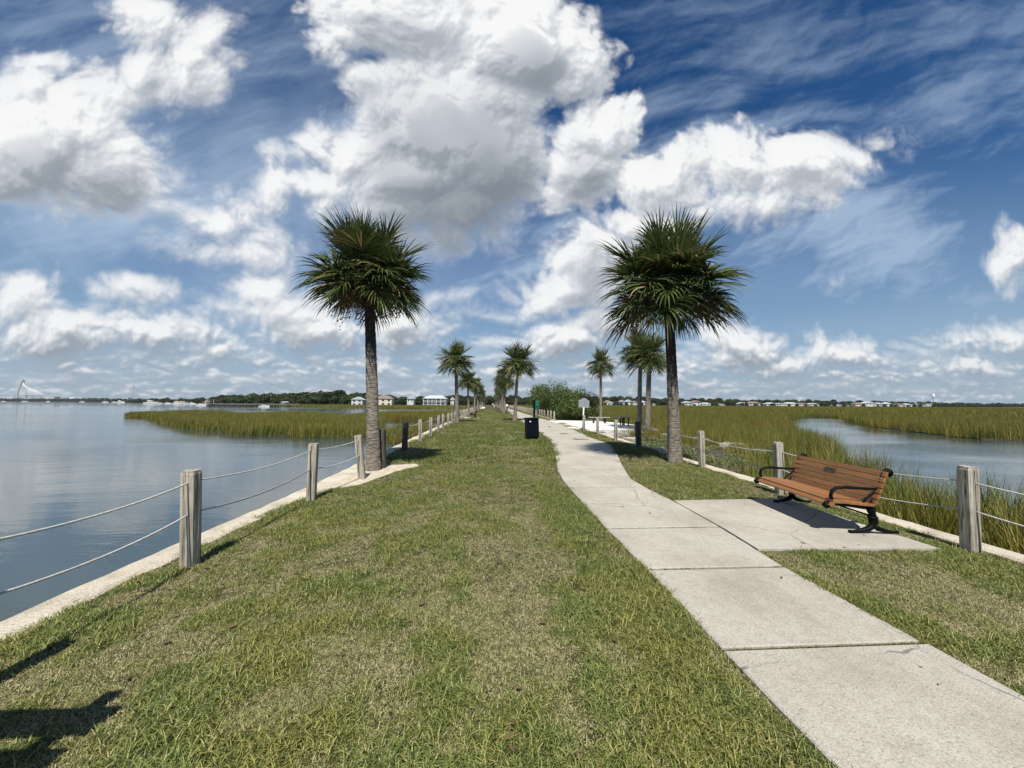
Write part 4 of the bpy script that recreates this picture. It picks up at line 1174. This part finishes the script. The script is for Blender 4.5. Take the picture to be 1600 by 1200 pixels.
def leafy(name, n, rx, ry, rz, leaf, seed, lumps=7, tint=(0, 1), link=False, mat='scrub', zc=.5):
    r = np.random.default_rng(seed)
    cs = np.stack([r.uniform(-.62, .62, lumps) * rx, r.uniform(-.62, .62, lumps) * ry, r.uniform(.25, .78, lumps) * rz], 1); rad = r.uniform(.34, .55, lumps)
    k = r.integers(0, lumps, n); d = r.normal(size=(n, 3)); d /= np.linalg.norm(d, axis=1)[:, None]
    q = r.random(n) ** .35
    c = cs[k] + d * (rad[k] * q)[:, None] * np.array([rx, ry, rz * .62]); c[:, 2] = np.maximum(c[:, 2], .02)
    a = r.normal(size=(n, 3)); a /= np.linalg.norm(a, axis=1)[:, None]
    b_ = np.cross(a, d + r.normal(size=(n, 3)) * .7); b_ /= np.linalg.norm(b_, axis=1)[:, None] + 1e-9
    L = leaf * r.uniform(.6, 1.3, n)[:, None]
    V = np.stack([c - a * L, c + b_ * L * .45, c + a * L, c - b_ * L * .45], 1).reshape(-1, 3)
    Fq = np.arange(n * 4).reshape(n, 4)
    t = np.clip(tint[0] + (tint[1] - tint[0]) * r.random(n), 0, 1)
    return mesh_np(name, V, Fq, t, M[mat], link=link)
SC = [leafy("s", 300, .34, .34, .34, .026, 700 + k, lumps=5, tint=(.1, 1)) for k in range(4)] + [leafy("s", 260, .32, .32, .24, .026, 710 + k, lumps=4, tint=(.5, 1)) for k in range(2)]
bx, by = poly_points([(5.62, 10.6), (9.6, 11), (10.4, 14), (10.9, 18), (11.2, 22.3), (8.4, 22.4), (5.7, 22.6)], (5.6, 11.4, 10.5, 23), 2.6)
scatter("scrub", np.stack([bx, by, np.full(len(bx), -.36)], 1), rng.uniform(0, 6.28, len(bx)), rng.uniform(.7, 1.25, len(bx)), rng.integers(0, 6, len(bx)), SC, "low salt scrub and weeds growing over the rubble bank", "scrub")

# mangrove like shrubs behind the far right fence
shr = [(8.1, 36.2, 1.7, 2.5, "low dense shrub at the near end of the thicket"), (9.3, 38.0, 1.9, 3.0, "bushy shrub on the right of the thicket with a feathery top"), (8.3, 40, 1.9, 3.9, "tallest bright green shrub in the thicket behind the far fence"),
       (9.9, 41.5, 2.0, 3.2, "rounded shrub at the marsh side of the thicket"), (8.1, 47, 2.2, 4.2, "broad shrub in the middle of the thicket"), (8.7, 55, 2.4, 5.0, "dark shrub behind the litter bin in the thicket"), (9.4, 66, 2.6, 5.2, "dark shrub beside the far part of the path"), (10.4, 82, 3.0, 5.2, "farthest dark shrub where the thicket meets the palms")]
for i, (x_, y_, w_, h_, lb) in enumerate(shr):
    root = tag(empty("shrub", (x_, y_, -.36)), lb, "shrub", "thicket behind the far right fence")
    f_ = leafy("foliage", 6500 if y_ < 50 else 3500, w_, w_, h_ * 1.05, .085 if y_ < 50 else .13, 800 + i, lumps=13, link=True, mat='leaf'); f_.parent = root
    mb = MB(); r_ = random.Random(i)
    for k in range(7):
        a = r_.uniform(0, 6.28); d0 = Vector((math.cos(a) * .5, math.sin(a) * .5, 1))
        pts, _ = curve_pts((math.cos(a) * .15, math.sin(a) * .15, 0), d0, h_ * .85, 6, -.2)
        mb.tube([p + Vector((r_.uniform(-.06, .06), r_.uniform(-.06, .06), 0)) for p in pts], [.06, .05, .045, .035, .03, .02, .012], 6)
    mb.build("branches", M['branch'], root)

# ------------------------------------------------------------------ street lamp down the left row
root = tag(empty("street_lamp", (col(748.5, 100), 100, 0)), "white globe street lamp far down the left row of palms", "street lamp")
mb = MB(); mb.tube([(0, 0, 0), (0, 0, .5), (0, 0, 3.5)], [.12, .06, .05], 10); mb.build("pole", M['iron'], root)
bm = bmesh.new(); bmesh.ops.create_uvsphere(bm, u_segments=16, v_segments=12, radius=.30)
me = bpy.data.meshes.new("globe"); bm.to_mesh(me); bm.free(); me.materials.append(M['globe']); o = bpy.data.objects.new("globe", me); COL.objects.link(o); o.parent = root; o.location = (0, 0, 3.75)

# ------------------------------------------------------------------ walkers
def skin_obj(name, joints, edges, radii, mat, parent):
    me = bpy.data.meshes.new(name); me.from_pydata(joints, edges, []); me.update()
    o = bpy.data.objects.new(name, me); COL.objects.link(o); o.parent = parent
    md = o.modifiers.new("skin", 'SKIN'); md.use_smooth_shade = True
    for i, rd in enumerate(radii): me.skin_vertices[0].data[i].radius = (rd if hasattr(rd, '__len__') else (rd, rd))
    me.skin_vertices[0].data[0].use_root = True
    sb = o.modifiers.new("sub", 'SUBSURF'); sb.levels = 1; sb.render_levels = 1
    me.materials.append(mat); return o
def person(loc, rz, s, label, shirt, trousers, stride=.22):
    root = tag(empty("person", loc, rz), label, "person", "people walking far along the path"); root.scale = (s, s, s)
    st = stride
    J = [(0, 0, .95), (0, 0, 1.15), (0, 0, 1.38), (0, 0, 1.50), (0, -.01, 1.60), (0, -.015, 1.70),
         (.17, 0, 1.40), (.23, .06, 1.14), (.24, -.06, .92), (.245, -.10, .82), (-.17, 0, 1.40), (-.23, -.06, 1.14), (-.24, -.16, .94), (-.245, -.21, .85),
         (.09, 0, .90), (.10, -st * .6, .50), (.10, -st * .9, .09), (.10, -st * .9 - .14, .035), (-.09, 0, .90), (-.10, st * .5, .50), (-.10, st * 1.2, .12), (-.10, st * 1.2 - .13, .04)]
    E = [(0, 1), (1, 2), (2, 3), (3, 4), (4, 5), (2, 6), (6, 7), (7, 8), (8, 9), (2, 10), (10, 11), (11, 12), (12, 13), (0, 14), (14, 15), (15, 16), (16, 17), (0, 18), (18, 19), (19, 20), (20, 21)]
    Rr = [.13, .12, .13, .05, .085, .08, .055, .042, .034, .03, .055, .042, .034, .03, .085, .058, .042, .035, .085, .058, .042, .035]
    skin_obj("body", J, E, Rr, M['skin'], root)
    sj = [J[i] for i in (0, 1, 2, 6, 7, 10, 11)]; skin_obj("shirt", sj, [(0, 1), (1, 2), (2, 3), (3, 4), (2, 5), (5, 6)], [.155, .145, .155, .075, .06, .075, .06], shirt, root)
    tj = [J[i] for i in (0, 14, 15, 16, 18, 19, 20)]; skin_obj("trousers", tj, [(0, 1), (1, 2), (2, 3), (0, 4), (4, 5), (5, 6)], [.145, .105, .075, .06, .105, .075, .06], trousers, root)
    skin_obj("hair", [(0, .025, 1.66), (0, .02, 1.73)], [(0, 1)], [.095, .075], M['hair'], root)
    return root
person((P_L(72) - .25, 72, .0), 0, .95, "person in white top and dark trousers walking by the right palms", M['cloth_white'], M['cloth_dark'])
person((1.9, 140, .0), .3, 1.0, "person in white shirt standing far down the lawn", M['cloth_white'], M['cloth_blue'])
person((2.6, 146, .0), -.4, 1.0, "person in dark clothes beside the one in white far down the lawn", M['cloth_dark'], M['cloth_white'])

# fallen twigs on the path
for i, (px_, py_, L_, lb) in enumerate([(882, 679, .45, "curved dark twig lying on the path, middle of three"), (908, 688, .75, "longest dark palm twig lying on the path, nearest of three"), (859, 668, .35, "small dark twig lying on the path, farthest of three")]):
    x_, y_ = at(px_, py_); r_ = random.Random(70 + i)
    root = tag(empty("fallen_twig", (x_, y_, .024), .2 * i), lb, "twig", "twigs on the path")
    mb = MB(); pts = [(L_ * (k / 7 - .5), .10 * L_ * math.sin(k * .9 + i) + r_.uniform(-.02, .02), .015 + .025 * (k % 3 == 1)) for k in range(8)]
    mb.tube(pts, [.012, .016, .018, .018, .016, .014, .010, .005], 6); mb.build("stem", M['fruit'], root)
    mb = MB()
    for k in range(9):
        p_ = Vector(pts[1 + k % 6]); a_ = r_.uniform(0, 6.28)
        mb.tube([p_, p_ + Vector((math.cos(a_) * .06, math.sin(a_) * .06, .01)), p_ + Vector((math.cos(a_) * .12 * L_ * 2, math.sin(a_) * .12 * L_ * 2, .004))], [.006, .005, .003], 4)
    mb.build("side_shoots", M['fruit'], root)

# ------------------------------------------------------------------ far shores: woods, houses, pier, boats, bridge
def far_tree(seed, h=10.0):
    r = np.random.default_rng(seed); V = []; T_ = []; n = 0
    cs, rr = [], []
    for k in range(9):
        a = r.uniform(0, 6.28); q = r.uniform(0, .3) * h
        cs.append((math.cos(a) * q, math.sin(a) * q, r.uniform(.38, .80) * h)); rr.append(r.uniform(.17, .27) * h)
    m_ = 950; k = r.integers(0, 9, m_); d = r.normal(size=(m_, 3)); d /= np.linalg.norm(d, axis=1)[:, None]
    c = np.array(cs)[k] + d * (np.array(rr)[k] * r.random(m_) ** .3)[:, None] * np.array([1.1, 1.1, .8])
    a = r.normal(size=(m_, 3)); a /= np.linalg.norm(a, axis=1)[:, None]; b_ = np.cross(a, r.normal(size=(m_, 3))); b_ /= np.linalg.norm(b_, axis=1)[:, None]
    L = .055 * h * r.uniform(.6, 1.3, m_)[:, None]
    V = np.stack([c - a * L, c + b_ * L * .8, c + a * L, c - b_ * L * .8], 1).reshape(-1, 3)
    low = r.uniform(-1, 1, (90, 3)) * np.array([.32 * h, .32 * h, .16 * h]) + np.array([0, 0, .17 * h])
    L2 = .10 * h
    a2 = r.normal(size=(90, 3)); a2 /= np.linalg.norm(a2, axis=1)[:, None]; b2_ = np.cross(a2, r.normal(size=(90, 3))); b2_ /= np.linalg.norm(b2_, axis=1)[:, None]
    V2 = np.stack([low - a2 * L2, low + b2_ * L2, low + a2 * L2, low - b2_ * L2], 1).reshape(-1, 3)
    V = np.concatenate([V, V2]); nf = m_ + 90
    return mesh_np("tree", V, np.arange(nf * 4).reshape(nf, 4), np.concatenate([r.random(m_), r.random(90) * .4]), M['wood_leaf'], link=False)
TREES = lambda: [far_tree(900 + k) for k in range(6)]
def wood(name, label, line, rows, step, heights, depth, gapf=.0, seed=1):
    """line: [(px, distance)], heights: [(px, metres)]"""
    r = random.Random(seed); pts = []; sc = []
    pxs = [q[0] for q in line]; ds = [q[1] for q in line]
    px = pxs[0]
    while px < pxs[-1]:
        d = float(np.interp(px, pxs, ds)); h = float(np.interp(px, [q[0] for q in heights], [q[1] for q in heights]))
        for k in range(rows):
            dd = d + k * depth / rows + r.uniform(-3, 3)
            if r.random() < gapf: continue
            pts.append((col(px + r.uniform(-.5, .5) * step * 600 / d, dd), dd, -.6)); sc.append(h / 10 * r.uniform(.62, 1.12) * (.8 + .2 * (k > 0)))
        px += step * 600 / d
    n = len(pts); sc = np.array(sc); S = np.stack([sc * rng.uniform(1.0, 1.5, n), sc * rng.uniform(1.0, 1.5, n), sc], 1)
    scatter(name, np.array(pts), rng.uniform(0, 6.28, n), S, rng.integers(0, 6, n), TREES(), label, "wood")
wood("far_wood", "dark wood along the near left shore behind the houses", [(330, 470), (440, 400), (520, 362), (600, 345), (760, 340)], 4, 5.0, [(330, 8), (352, 10.5), (385, 12), (430, 12), (480, 13), (525, 14.5), (560, 12), (600, 10.5), (640, 9), (700, 9), (760, 9)], 45, seed=2)
wood("far_wood", "low dark wood on the far left shore behind the marina", [(-60, 2620), (100, 2500), (200, 1500), (235, 900), (330, 560)], 3, 9, [(-60, 18), (80, 20), (150, 20), (200, 14), (240, 11), (330, 8.5)], 60, seed=3)
wood("far_wood", "dark wood closing the causeway between the two rows of palms", [(700, 410), (860, 420)], 4, 5, [(700, 11), (770, 12), (860, 10)], 50, seed=4)
wood("far_wood", "dark wood behind the white houses across the right marsh", [(850, 500), (1100, 500), (1300, 545), (1460, 640), (1500, 800), (1720, 950)], 4, 6.5, [(850, 13), (930, 13), (1000, 13.5), (1060, 11.5), (1100, 11.5), (1300, 10.5), (1450, 10), (1720, 11)], 60, seed=5)
wood("far_wood", "scattered trees among the white houses across the right marsh", [(870, 466), (1100, 466), (1300, 500), (1470, 550)], 1, 11, [(870, 6.5), (1470, 6.5)], 6, gapf=.12, seed=6)

def house(dist, px0, px1, top_py, label, wall='hwall', roof='roofgrey', floors=2, style='hip', porch=False, z0=-.6, rz=0.0, group=None, gable_w=None):
    xa, xb = col(px0, dist), col(px1, dist); w = xb - xa; cx = (xa + xb) / 2
    H = zat((px0 + px1) / 2, top_py, dist) - z0; dpt = max(8.0, w * .55)
    root = tag(empty("house", (cx, dist + dpt / 2, z0), rz), label, "house", group)
    wh = H * (.68 if style != 'flat' else .95); rh = H - wh; r = random.Random(int(px0 * 7))
    mb = MB(); mb.box((0, 0, wh / 2), (w, dpt, wh)); mb.build("wall", M[wall], root)
    mb = MB(); e = .6; X, Y = w / 2 + e, dpt / 2 + e
    if style == 'hip':
        rx = max(.5, w / 2 - dpt * .4)
        mb.add([(-X, -Y, wh + .01), (X, -Y, wh + .01), (X, Y, wh + .01), (-X, Y, wh + .01), (-rx, 0, H), (rx, 0, H)], [(0, 1, 5, 4), (1, 2, 5), (2, 3, 4, 5), (3, 0, 4), (3, 2, 1, 0)])
    elif style == 'gable':
        mb.add([(-X, -Y, wh + .01), (X, -Y, wh + .01), (X, Y, wh + .01), (-X, Y, wh + .01), (0, -Y, H), (0, Y, H)], [(0, 1, 4), (1, 2, 5, 4), (2, 3, 5), (3, 0, 4, 5), (3, 2, 1, 0)])
    else:
        mb.box((0, 0, wh + rh / 2 + .01), (w + .6, dpt + .6, rh))
    mb.build("roof", M[roof], root)
    fl = wh / floors; nw = max(2, int(w / 4.2))
    for f_ in range(floors):
        if porch:
            mb = MB(); mb.box((0, -dpt / 2 - 1.2, f_ * fl + .35), (w * .96, 2.4, .25)); mb.build("deck", M['hwall'], root)
            mb = MB()
            for k in range(nw + 2): mb.box((-w * .47 + w * .94 * k / (nw + 1), -dpt / 2 - 2.25, f_ * fl + .35 + fl * .5), (.28, .28, fl))
            for q in (.55, .8, 1.05): mb.box((0, -dpt / 2 - 2.25, f_ * fl + .35 + q), (w * .94, .08, .07))
            mb.build("porch_rail", M['white'], root)
        for k in range(nw):
            if r.random() < .12: continue
            x_ = -w / 2 + w * (k + .5) / nw
            mb = MB(); mb.box((x_, -dpt / 2 - .03, f_ * fl + fl * .52), (w / nw * (.62 if porch else .42), .08, fl * (.66 if porch else .46))); mb.build("window", M['glass'], root)
    if porch:
        mb = MB(); mb.box((0, -dpt / 2 - 1.3, wh + .1), (w * .98, 2.9, .3)); mb.build("porch_roof", M[roof], root)
    return root
# left shore
house(300, 661, 697, 617.5, "big white two storey house with long porches on the left shore", roof='roofwhite', porch=True)
house(318, 549, 566, 620, "white house just left of the nearest left palm trunk", roof='roofwhite', style='gable', group=None)
house(318, 585, 612, 618, "cream house with brown roof just right of the nearest left palm trunk", wall='hcream', roof='roofbrown')
house(322, 636, 646, 618, "narrow white gabled house half hidden by trees left of the big porch house", style='gable', roof='roofwhite')
house(325, 704, 709, 620.5, "small white house end beside the first far left palm", style='gable', roof='roofwhite')
house(500, 320, 334, 624, "cream boathouse at the head of the long pier", wall='hcream', roof='roofbrown', floors=1, style='gable')
house(385, 439, 445, 627, "tiny white shed on the shore to the right of the pier", floors=1, style='gable', roof='roofwhite')
house(455, 371, 377, 624.5, "small white cottage among dark trees above the pier", floors=1, style='gable', roof='roofwhite')
house(560, 272, 288, 626.5, "low pale marina building behind the moored boats", floors=1, style='flat', wall='hcream', roof='roofgrey')
house(2720, 66, 84, 619.8, "long white waterfront block right of the cable bridge", floors=2, style='flat', wall='hwall', roof='roofwhite')
house(2400, 184, 199, 621.5, "white waterfront block near the radio mast", floors=2, style='flat', wall='hwall', roof='roofgrey')
for px0, px1, tp, lb in ((98, 104, 622, "leftmost of three white storage tanks on the far shore"), (109, 116, 620.5, "middle and tallest of three white storage tanks on the far shore"), (122, 129, 621.5, "rightmost of three white storage tanks on the far shore")):
    root = tag(empty("storage_tank", (col((px0 + px1) / 2, 2720), 2720, -.6)), lb, "storage tank", "tanks on the far shore"); R_ = (px1 - px0) / 1200 * 2720; H_ = zat(px0, tp, 2720)
    mb = MB(); mb.tube([(0, 0, 0), (0, 0, H_ * .75)], R_, 24); mb.build("tank_wall", M['white'], root)
    mb = MB(); mb.tube([(0, 0, H_ * .75), (0, 0, H_ * .9), (0, 0, H_)], [R_ * 1.0, R_ * .7, R_ * .2], 24); mb.build("dome", M['roofwhite'], root)
# right shore houses, left to right
rh = [(905,914,628,'hip'),(921,926,627.5,'gable'),(945,956,625.5,'hip'),(953,960,628.5,'gable'),(970,976,625,'gable'),(979,987,624.5,'gable'),(989,996,626,'hip'),(1001,1010,626,'hip'),(1016,1024,629.5,'hip'),
      (1069,1082,627,'gable'),(1083,1095,625.5,'gable'),(1097,1111,629,'hip'),(1123,1133,631,'hip'),(1156,1169,628.5,'gable'),(1170,1188,627.5,'hip'),(1198,1214,629,'hip'),(1216,1228,629.5,'gable'),(1229,1246,628.5,'hip'),
      (1248,1262,629.5,'hip'),(1264,1280,629.8,'gable'),(1304,1318,632,'hip'),(1319,1327,632,'hip'),(1337,1350,629,'hip'),(1352,1368,627.5,'gable'),(1369,1382,629,'hip'),(1383,1393,628.5,'hip'),(1403,1412,630.5,'gable'),(1414,1425,630.5,'hip'),(1432,1444,631,'hip'),(1446,1458,630.5,'flat')]
nm = ["first","second","third","fourth","fifth","sixth","seventh","eighth","ninth","tenth","eleventh","twelfth","thirteenth","fourteenth","fifteenth","sixteenth","seventeenth","eighteenth","nineteenth","twentieth","twenty-first","twenty-second","twenty-third","twenty-fourth","twenty-fifth","twenty-sixth","twenty-seventh","twenty-eighth","twenty-ninth","thirtieth"]
for i, (a, b_, tp, st) in enumerate(rh):
    d = float(np.interp(a, [880, 1100, 1300, 1460], [472, 474, 505, 560])) + (i % 3) * 3
    w_ = ('hwall', 'hwall', 'hcream', 'hwall', 'hgrey')[i % 5]; rf = ('roofgrey', 'roofwhite', 'roofbrown', 'roofwhite')[i % 4]
    k_ = "white" if w_ == 'hwall' else ("cream" if w_ == 'hcream' else "grey")
    house(d, a, b_, tp, "%s house, %s, counted from the left across the right marsh" % (nm[i], k_), wall=w_, roof=rf, style=st, group="houses across the right marsh")
for px_, d, lb in ((1560, 900, "small white house far right under the distant wood"), (1545, 880, "second last small white house on the far right shore")):
    house(d, px_ - 4, px_ + 4, 632.5, lb, floors=1, style='gable', roof='roofwhite')
# water tower
root = tag(empty("water_tower", (col(1459, 1200), 1200, -.6)), "white water tower rising above the far right shore", "water tower"); zt = zat(1459, 615, 1200)
mb = MB(); mb.tube([(0, 0, 0), (0, 0, zt - 16)], 1.6, 12); mb.build("stem", M['hgrey'], root)
mb = MB(); mb.tube([(0, 0, zt - 16), (0, 0, zt - 11), (0, 0, zt - 5), (0, 0, zt)], [1.6, 3.4, 3.4, 1.2], 20); mb.build("tank", M['white'], root, smooth=True)
# radio mast
root = tag(empty("radio_mast", (col(207, 2450), 2450, -.6)), "thin grey radio mast above the far left shore", "mast"); zt = zat(207, 598, 2450)
mb = MB()
for k in range(3):
    a = k * 2.094
    mb.tube([(math.cos(a) * 1.3, math.sin(a) * 1.3, 0), (math.cos(a) * .6, math.sin(a) * .6, zt)], .45, 4)
for k in range(24):
    z = zt * k / 24; mb.tube([(1.1, 0, z), (-.6, 1.0, z + zt / 48)], .3, 4); mb.tube([(-.6, 1.0, z + zt / 48), (-.6, -1.0, z + zt / 24)], .3, 4)
mb.build("lattice", M['steel'], root)
# cable stayed bridge
BD = 3400
root = tag(empty("cable_stayed_bridge", (col(32, BD), BD, -1)), "pale cable stayed bridge with diamond tower on the far left horizon", "bridge")
ox = col(32, BD); zt = zat(32, 595, BD); zd = zat(32, 616.5, BD)
mb = MB(); lx = 8.0 / 600 * BD * .62
mb.tube([(-lx, 0, 0), (-lx * 1.05, 0, zd), (-2.5, 0, zt)], [6, 5, 4], 6); mb.tube([(lx * 1.0, 10, 0), (lx * 1.05, 10, zd), (2.5, 10, zt)], [6, 5, 4], 6)
mb.box((0, 5, zt + 3), (13, 12, 10)); mb.box((0, 5, zd - 6), (lx * 2.1, 8, 8)); mb.build("tower", M['steel'], root)
mb = MB(); n = 40
pts = [(-260 + 900 * k / n, 5, zd + 1 - max(0, (900 * k / n - 260) / 640) ** 1.4 * (zd - 14)) for k in range(n + 1)]
for a, b_ in zip(pts[:-1], pts[1:]):
    mb.tube([a, b_], 3.2, 4)
mb.build("deck", M['steel'], root)
mb = MB()
for k in range(0, n, 3):
    p_ = pts[k]
    if abs(p_[0]) > 30: mb.tube([(p_[0], 5, 0), (p_[0], 5, p_[2])], 2.6, 5)
mb.build("piers", M['steel'], root)
mb = MB()
for k in range(14):
    xe = 30 + 150 * (k + 1) / 14; mb.tube([(1.5, 5, zt - 3 - k * 2.6), (xe * 1.0, 5, zd + 2)], .55, 3)
    mb.tube([(-1.5, 5, zt - 3 - k * 2.6), (-xe, 5, zd + 2)], .35, 3)
mb.build("cables", M['white'], root)
# pier
root = tag(empty("pier", (col(322, 236), 236, -1)), "long low wooden pier on many piles in front of the left shore", "pier"); ox = col(322, 236)
xa, xb = 0, col(470, 236) - ox
mb = MB(); mb.box(((xa + xb) / 2, 0, 1.55), (xb - xa, 2.0, .25)); mb.box((1.0, 1, 1.45), (7, 8, .25)); mb.build("walkway", M['timber_grey'], root)
for k in range(30):
    mb = MB(); x_ = xa + .6 + (xb - xa - 1) * k / 29
    for q in (-.8, .8): mb.tube([(x_, q, -.5), (x_, q, 1.5 + (1.0 if k % 4 == 0 else .1))], .16, 6)
    mb.build("pile_pair", M['post_dark'], root)
mb = MB(); mb.tube([(4.2, 0, 0), (4.2, 0, 4.2)], .14, 8); mb.build("light_pole", M['post'], root)
mb = MB(); mb.box((0, 2, 2.6), (4.4, 4.4, .2)); mb.box((0, 2, 3.0), (2.4, 2.4, .6), bev=.2)
for q in ((-2, 0), (2, 0), (-2, 4), (2, 4)): mb.box((q[0], q[1], 2.0), (.2, .2, 1.1))
mb.build("shelter", M['timber_grey'], root)
# boats
def boat(px, d, L, label, kind=0, rz=0.0):
    root = tag(empty("motor_boat" if kind != 2 else "sailing_boat", (col(px, d), d, -1.0), rz), label, "boat", "boats on the left water")
    mb = MB(); secs = []
    for t in (0, .25, .5, .75, .92, 1.0):
        w = L * .14 * (1 - max(0, t - .45) ** 2 * 3.0); w = max(w, .03 * L)
        x = -L / 2 + L * t; h = L * (.10 + .05 * t)
        secs.append([(x, -w, h), (x, -w * .75, -.1), (x, w * .75, -.1), (x, w, h)])
    vs = [p for s_ in secs for p in s_]; fs = []
    for i in range(len(secs) - 1):
        for k in range(4):
            k2 = (k + 1) % 4; fs.append((i * 4 + k, i * 4 + k2, (i + 1) * 4 + k2, (i + 1) * 4 + k))
    fs += [(3, 2, 1, 0), tuple(len(vs) - 4 + k for k in range(4))]
    mb.add(vs, fs); mb.build("hull", M['white'], root)
    if kind < 2:
        mb = MB(); mb.box((-L * .05, 0, L * .17), (L * .42, L * .2, L * .10), bev=L * .02)
        if kind == 1: mb.box((-L * .08, 0, L * .25), (L * .26, L * .18, L * .07), bev=L * .02)
        mb.build("cabin", M['hwall'], root)
        mb = MB(); mb.box((-L * .05, 0, L * .175), (L * .424, L * .204, L * .035)); mb.build("cabin_window", M['glass'], root)
    else:
        mb = MB(); mb.tube([(0, 0, L * .1), (0, 0, L * 1.25)], .12, 6); mb.tube([(0, 0, L * .25), (-L * .42, 0, L * .24)], .14, 6); mb.build("mast", M['hwall'], root)
        mb = MB(); mb.box((-L * .02, 0, L * .16), (L * .4, L * .16, L * .06), bev=.1); mb.build("cabin", M['hwall'], root)
for q in [(38, 1500, 16, "small white boat alone on the far water below the bridge", 0, .4), (5, 1700, 14, "white boat at the left edge of the far water", 0, .2), (75, 1700, 17, "white boat on the far water right of the bridge", 0, -.3),
          (128, 1500, 15, "white boat in front of the storage tanks", 0, .2), (164, 1100, 14, "sailing boat on the far water left of the radio mast", 2, .3), (178, 1200, 12, "small white boat beside the far sailing boat", 0, 0),
          (188, 1100, 20, "long white boat near the radio mast", 1, .1), (236, 560, 17, "large white yacht at the left end of the marina", 1, .05), (246, 540, 10, "white boat moored right of the large yacht", 0, .3), (262, 520, 9, "white boat with cabin in the middle of the marina", 0, -.2),
          (275, 500, 9, "sailing boat in the middle of the marina", 2, .2), (290, 500, 8, "white boat near the right end of the marina", 0, .1), (300, 480, 8, "rightmost white boat of the marina", 1, 0), (315, 300, 7, "white boat moored off the pier head", 0, .1), (413, 232, 5.5, "small white boat tied behind the middle of the pier", 0, .1)]:
    boat(*q)
mb = MB(); xa = col(228, 540); xb = col(318, 470)
mb.add([(xa, 545, -.65), (xb, 475, -.65), (xb, 472, -.65), (xa, 541, -.65), (xa, 545, -.9), (xb, 475, -.9), (xb, 472, -.9), (xa, 541, -.9)], [(3, 2, 1, 0), (7, 6, 2, 3), (4, 5, 6, 7), (4, 7, 3, 0), (5, 1, 2, 6)])
tag(mb.build("marina_pontoon", M['timber_grey']), "long grey pontoon in front of the moored boats on the left", "pontoon")

# ------------------------------------------------------------------ thin sea air
mb = MB(); mb.box((0, 1690, 106), (6800, 3400, 216))
hz = mb.build("haze", None)
m = bpy.data.materials.new("sea_air"); m.use_nodes = True; T = NT(m.node_tree); T.n.clear()
pv = T.new('ShaderNodeVolumePrincipled'); pv.inputs['Color'].default_value = (.82, .90, 1.0, 1); pv.inputs['Density'].default_value = 0.00004
pv.inputs['Anisotropy'].default_value = 0.2
o_ = T.new('ShaderNodeOutputMaterial'); T.l.new(pv.outputs[0], o_.inputs['Volume'])
hz.data.materials.append(m); tag(hz, "thin pale sea haze softening the far shore and bridge", "haze", kind='stuff')
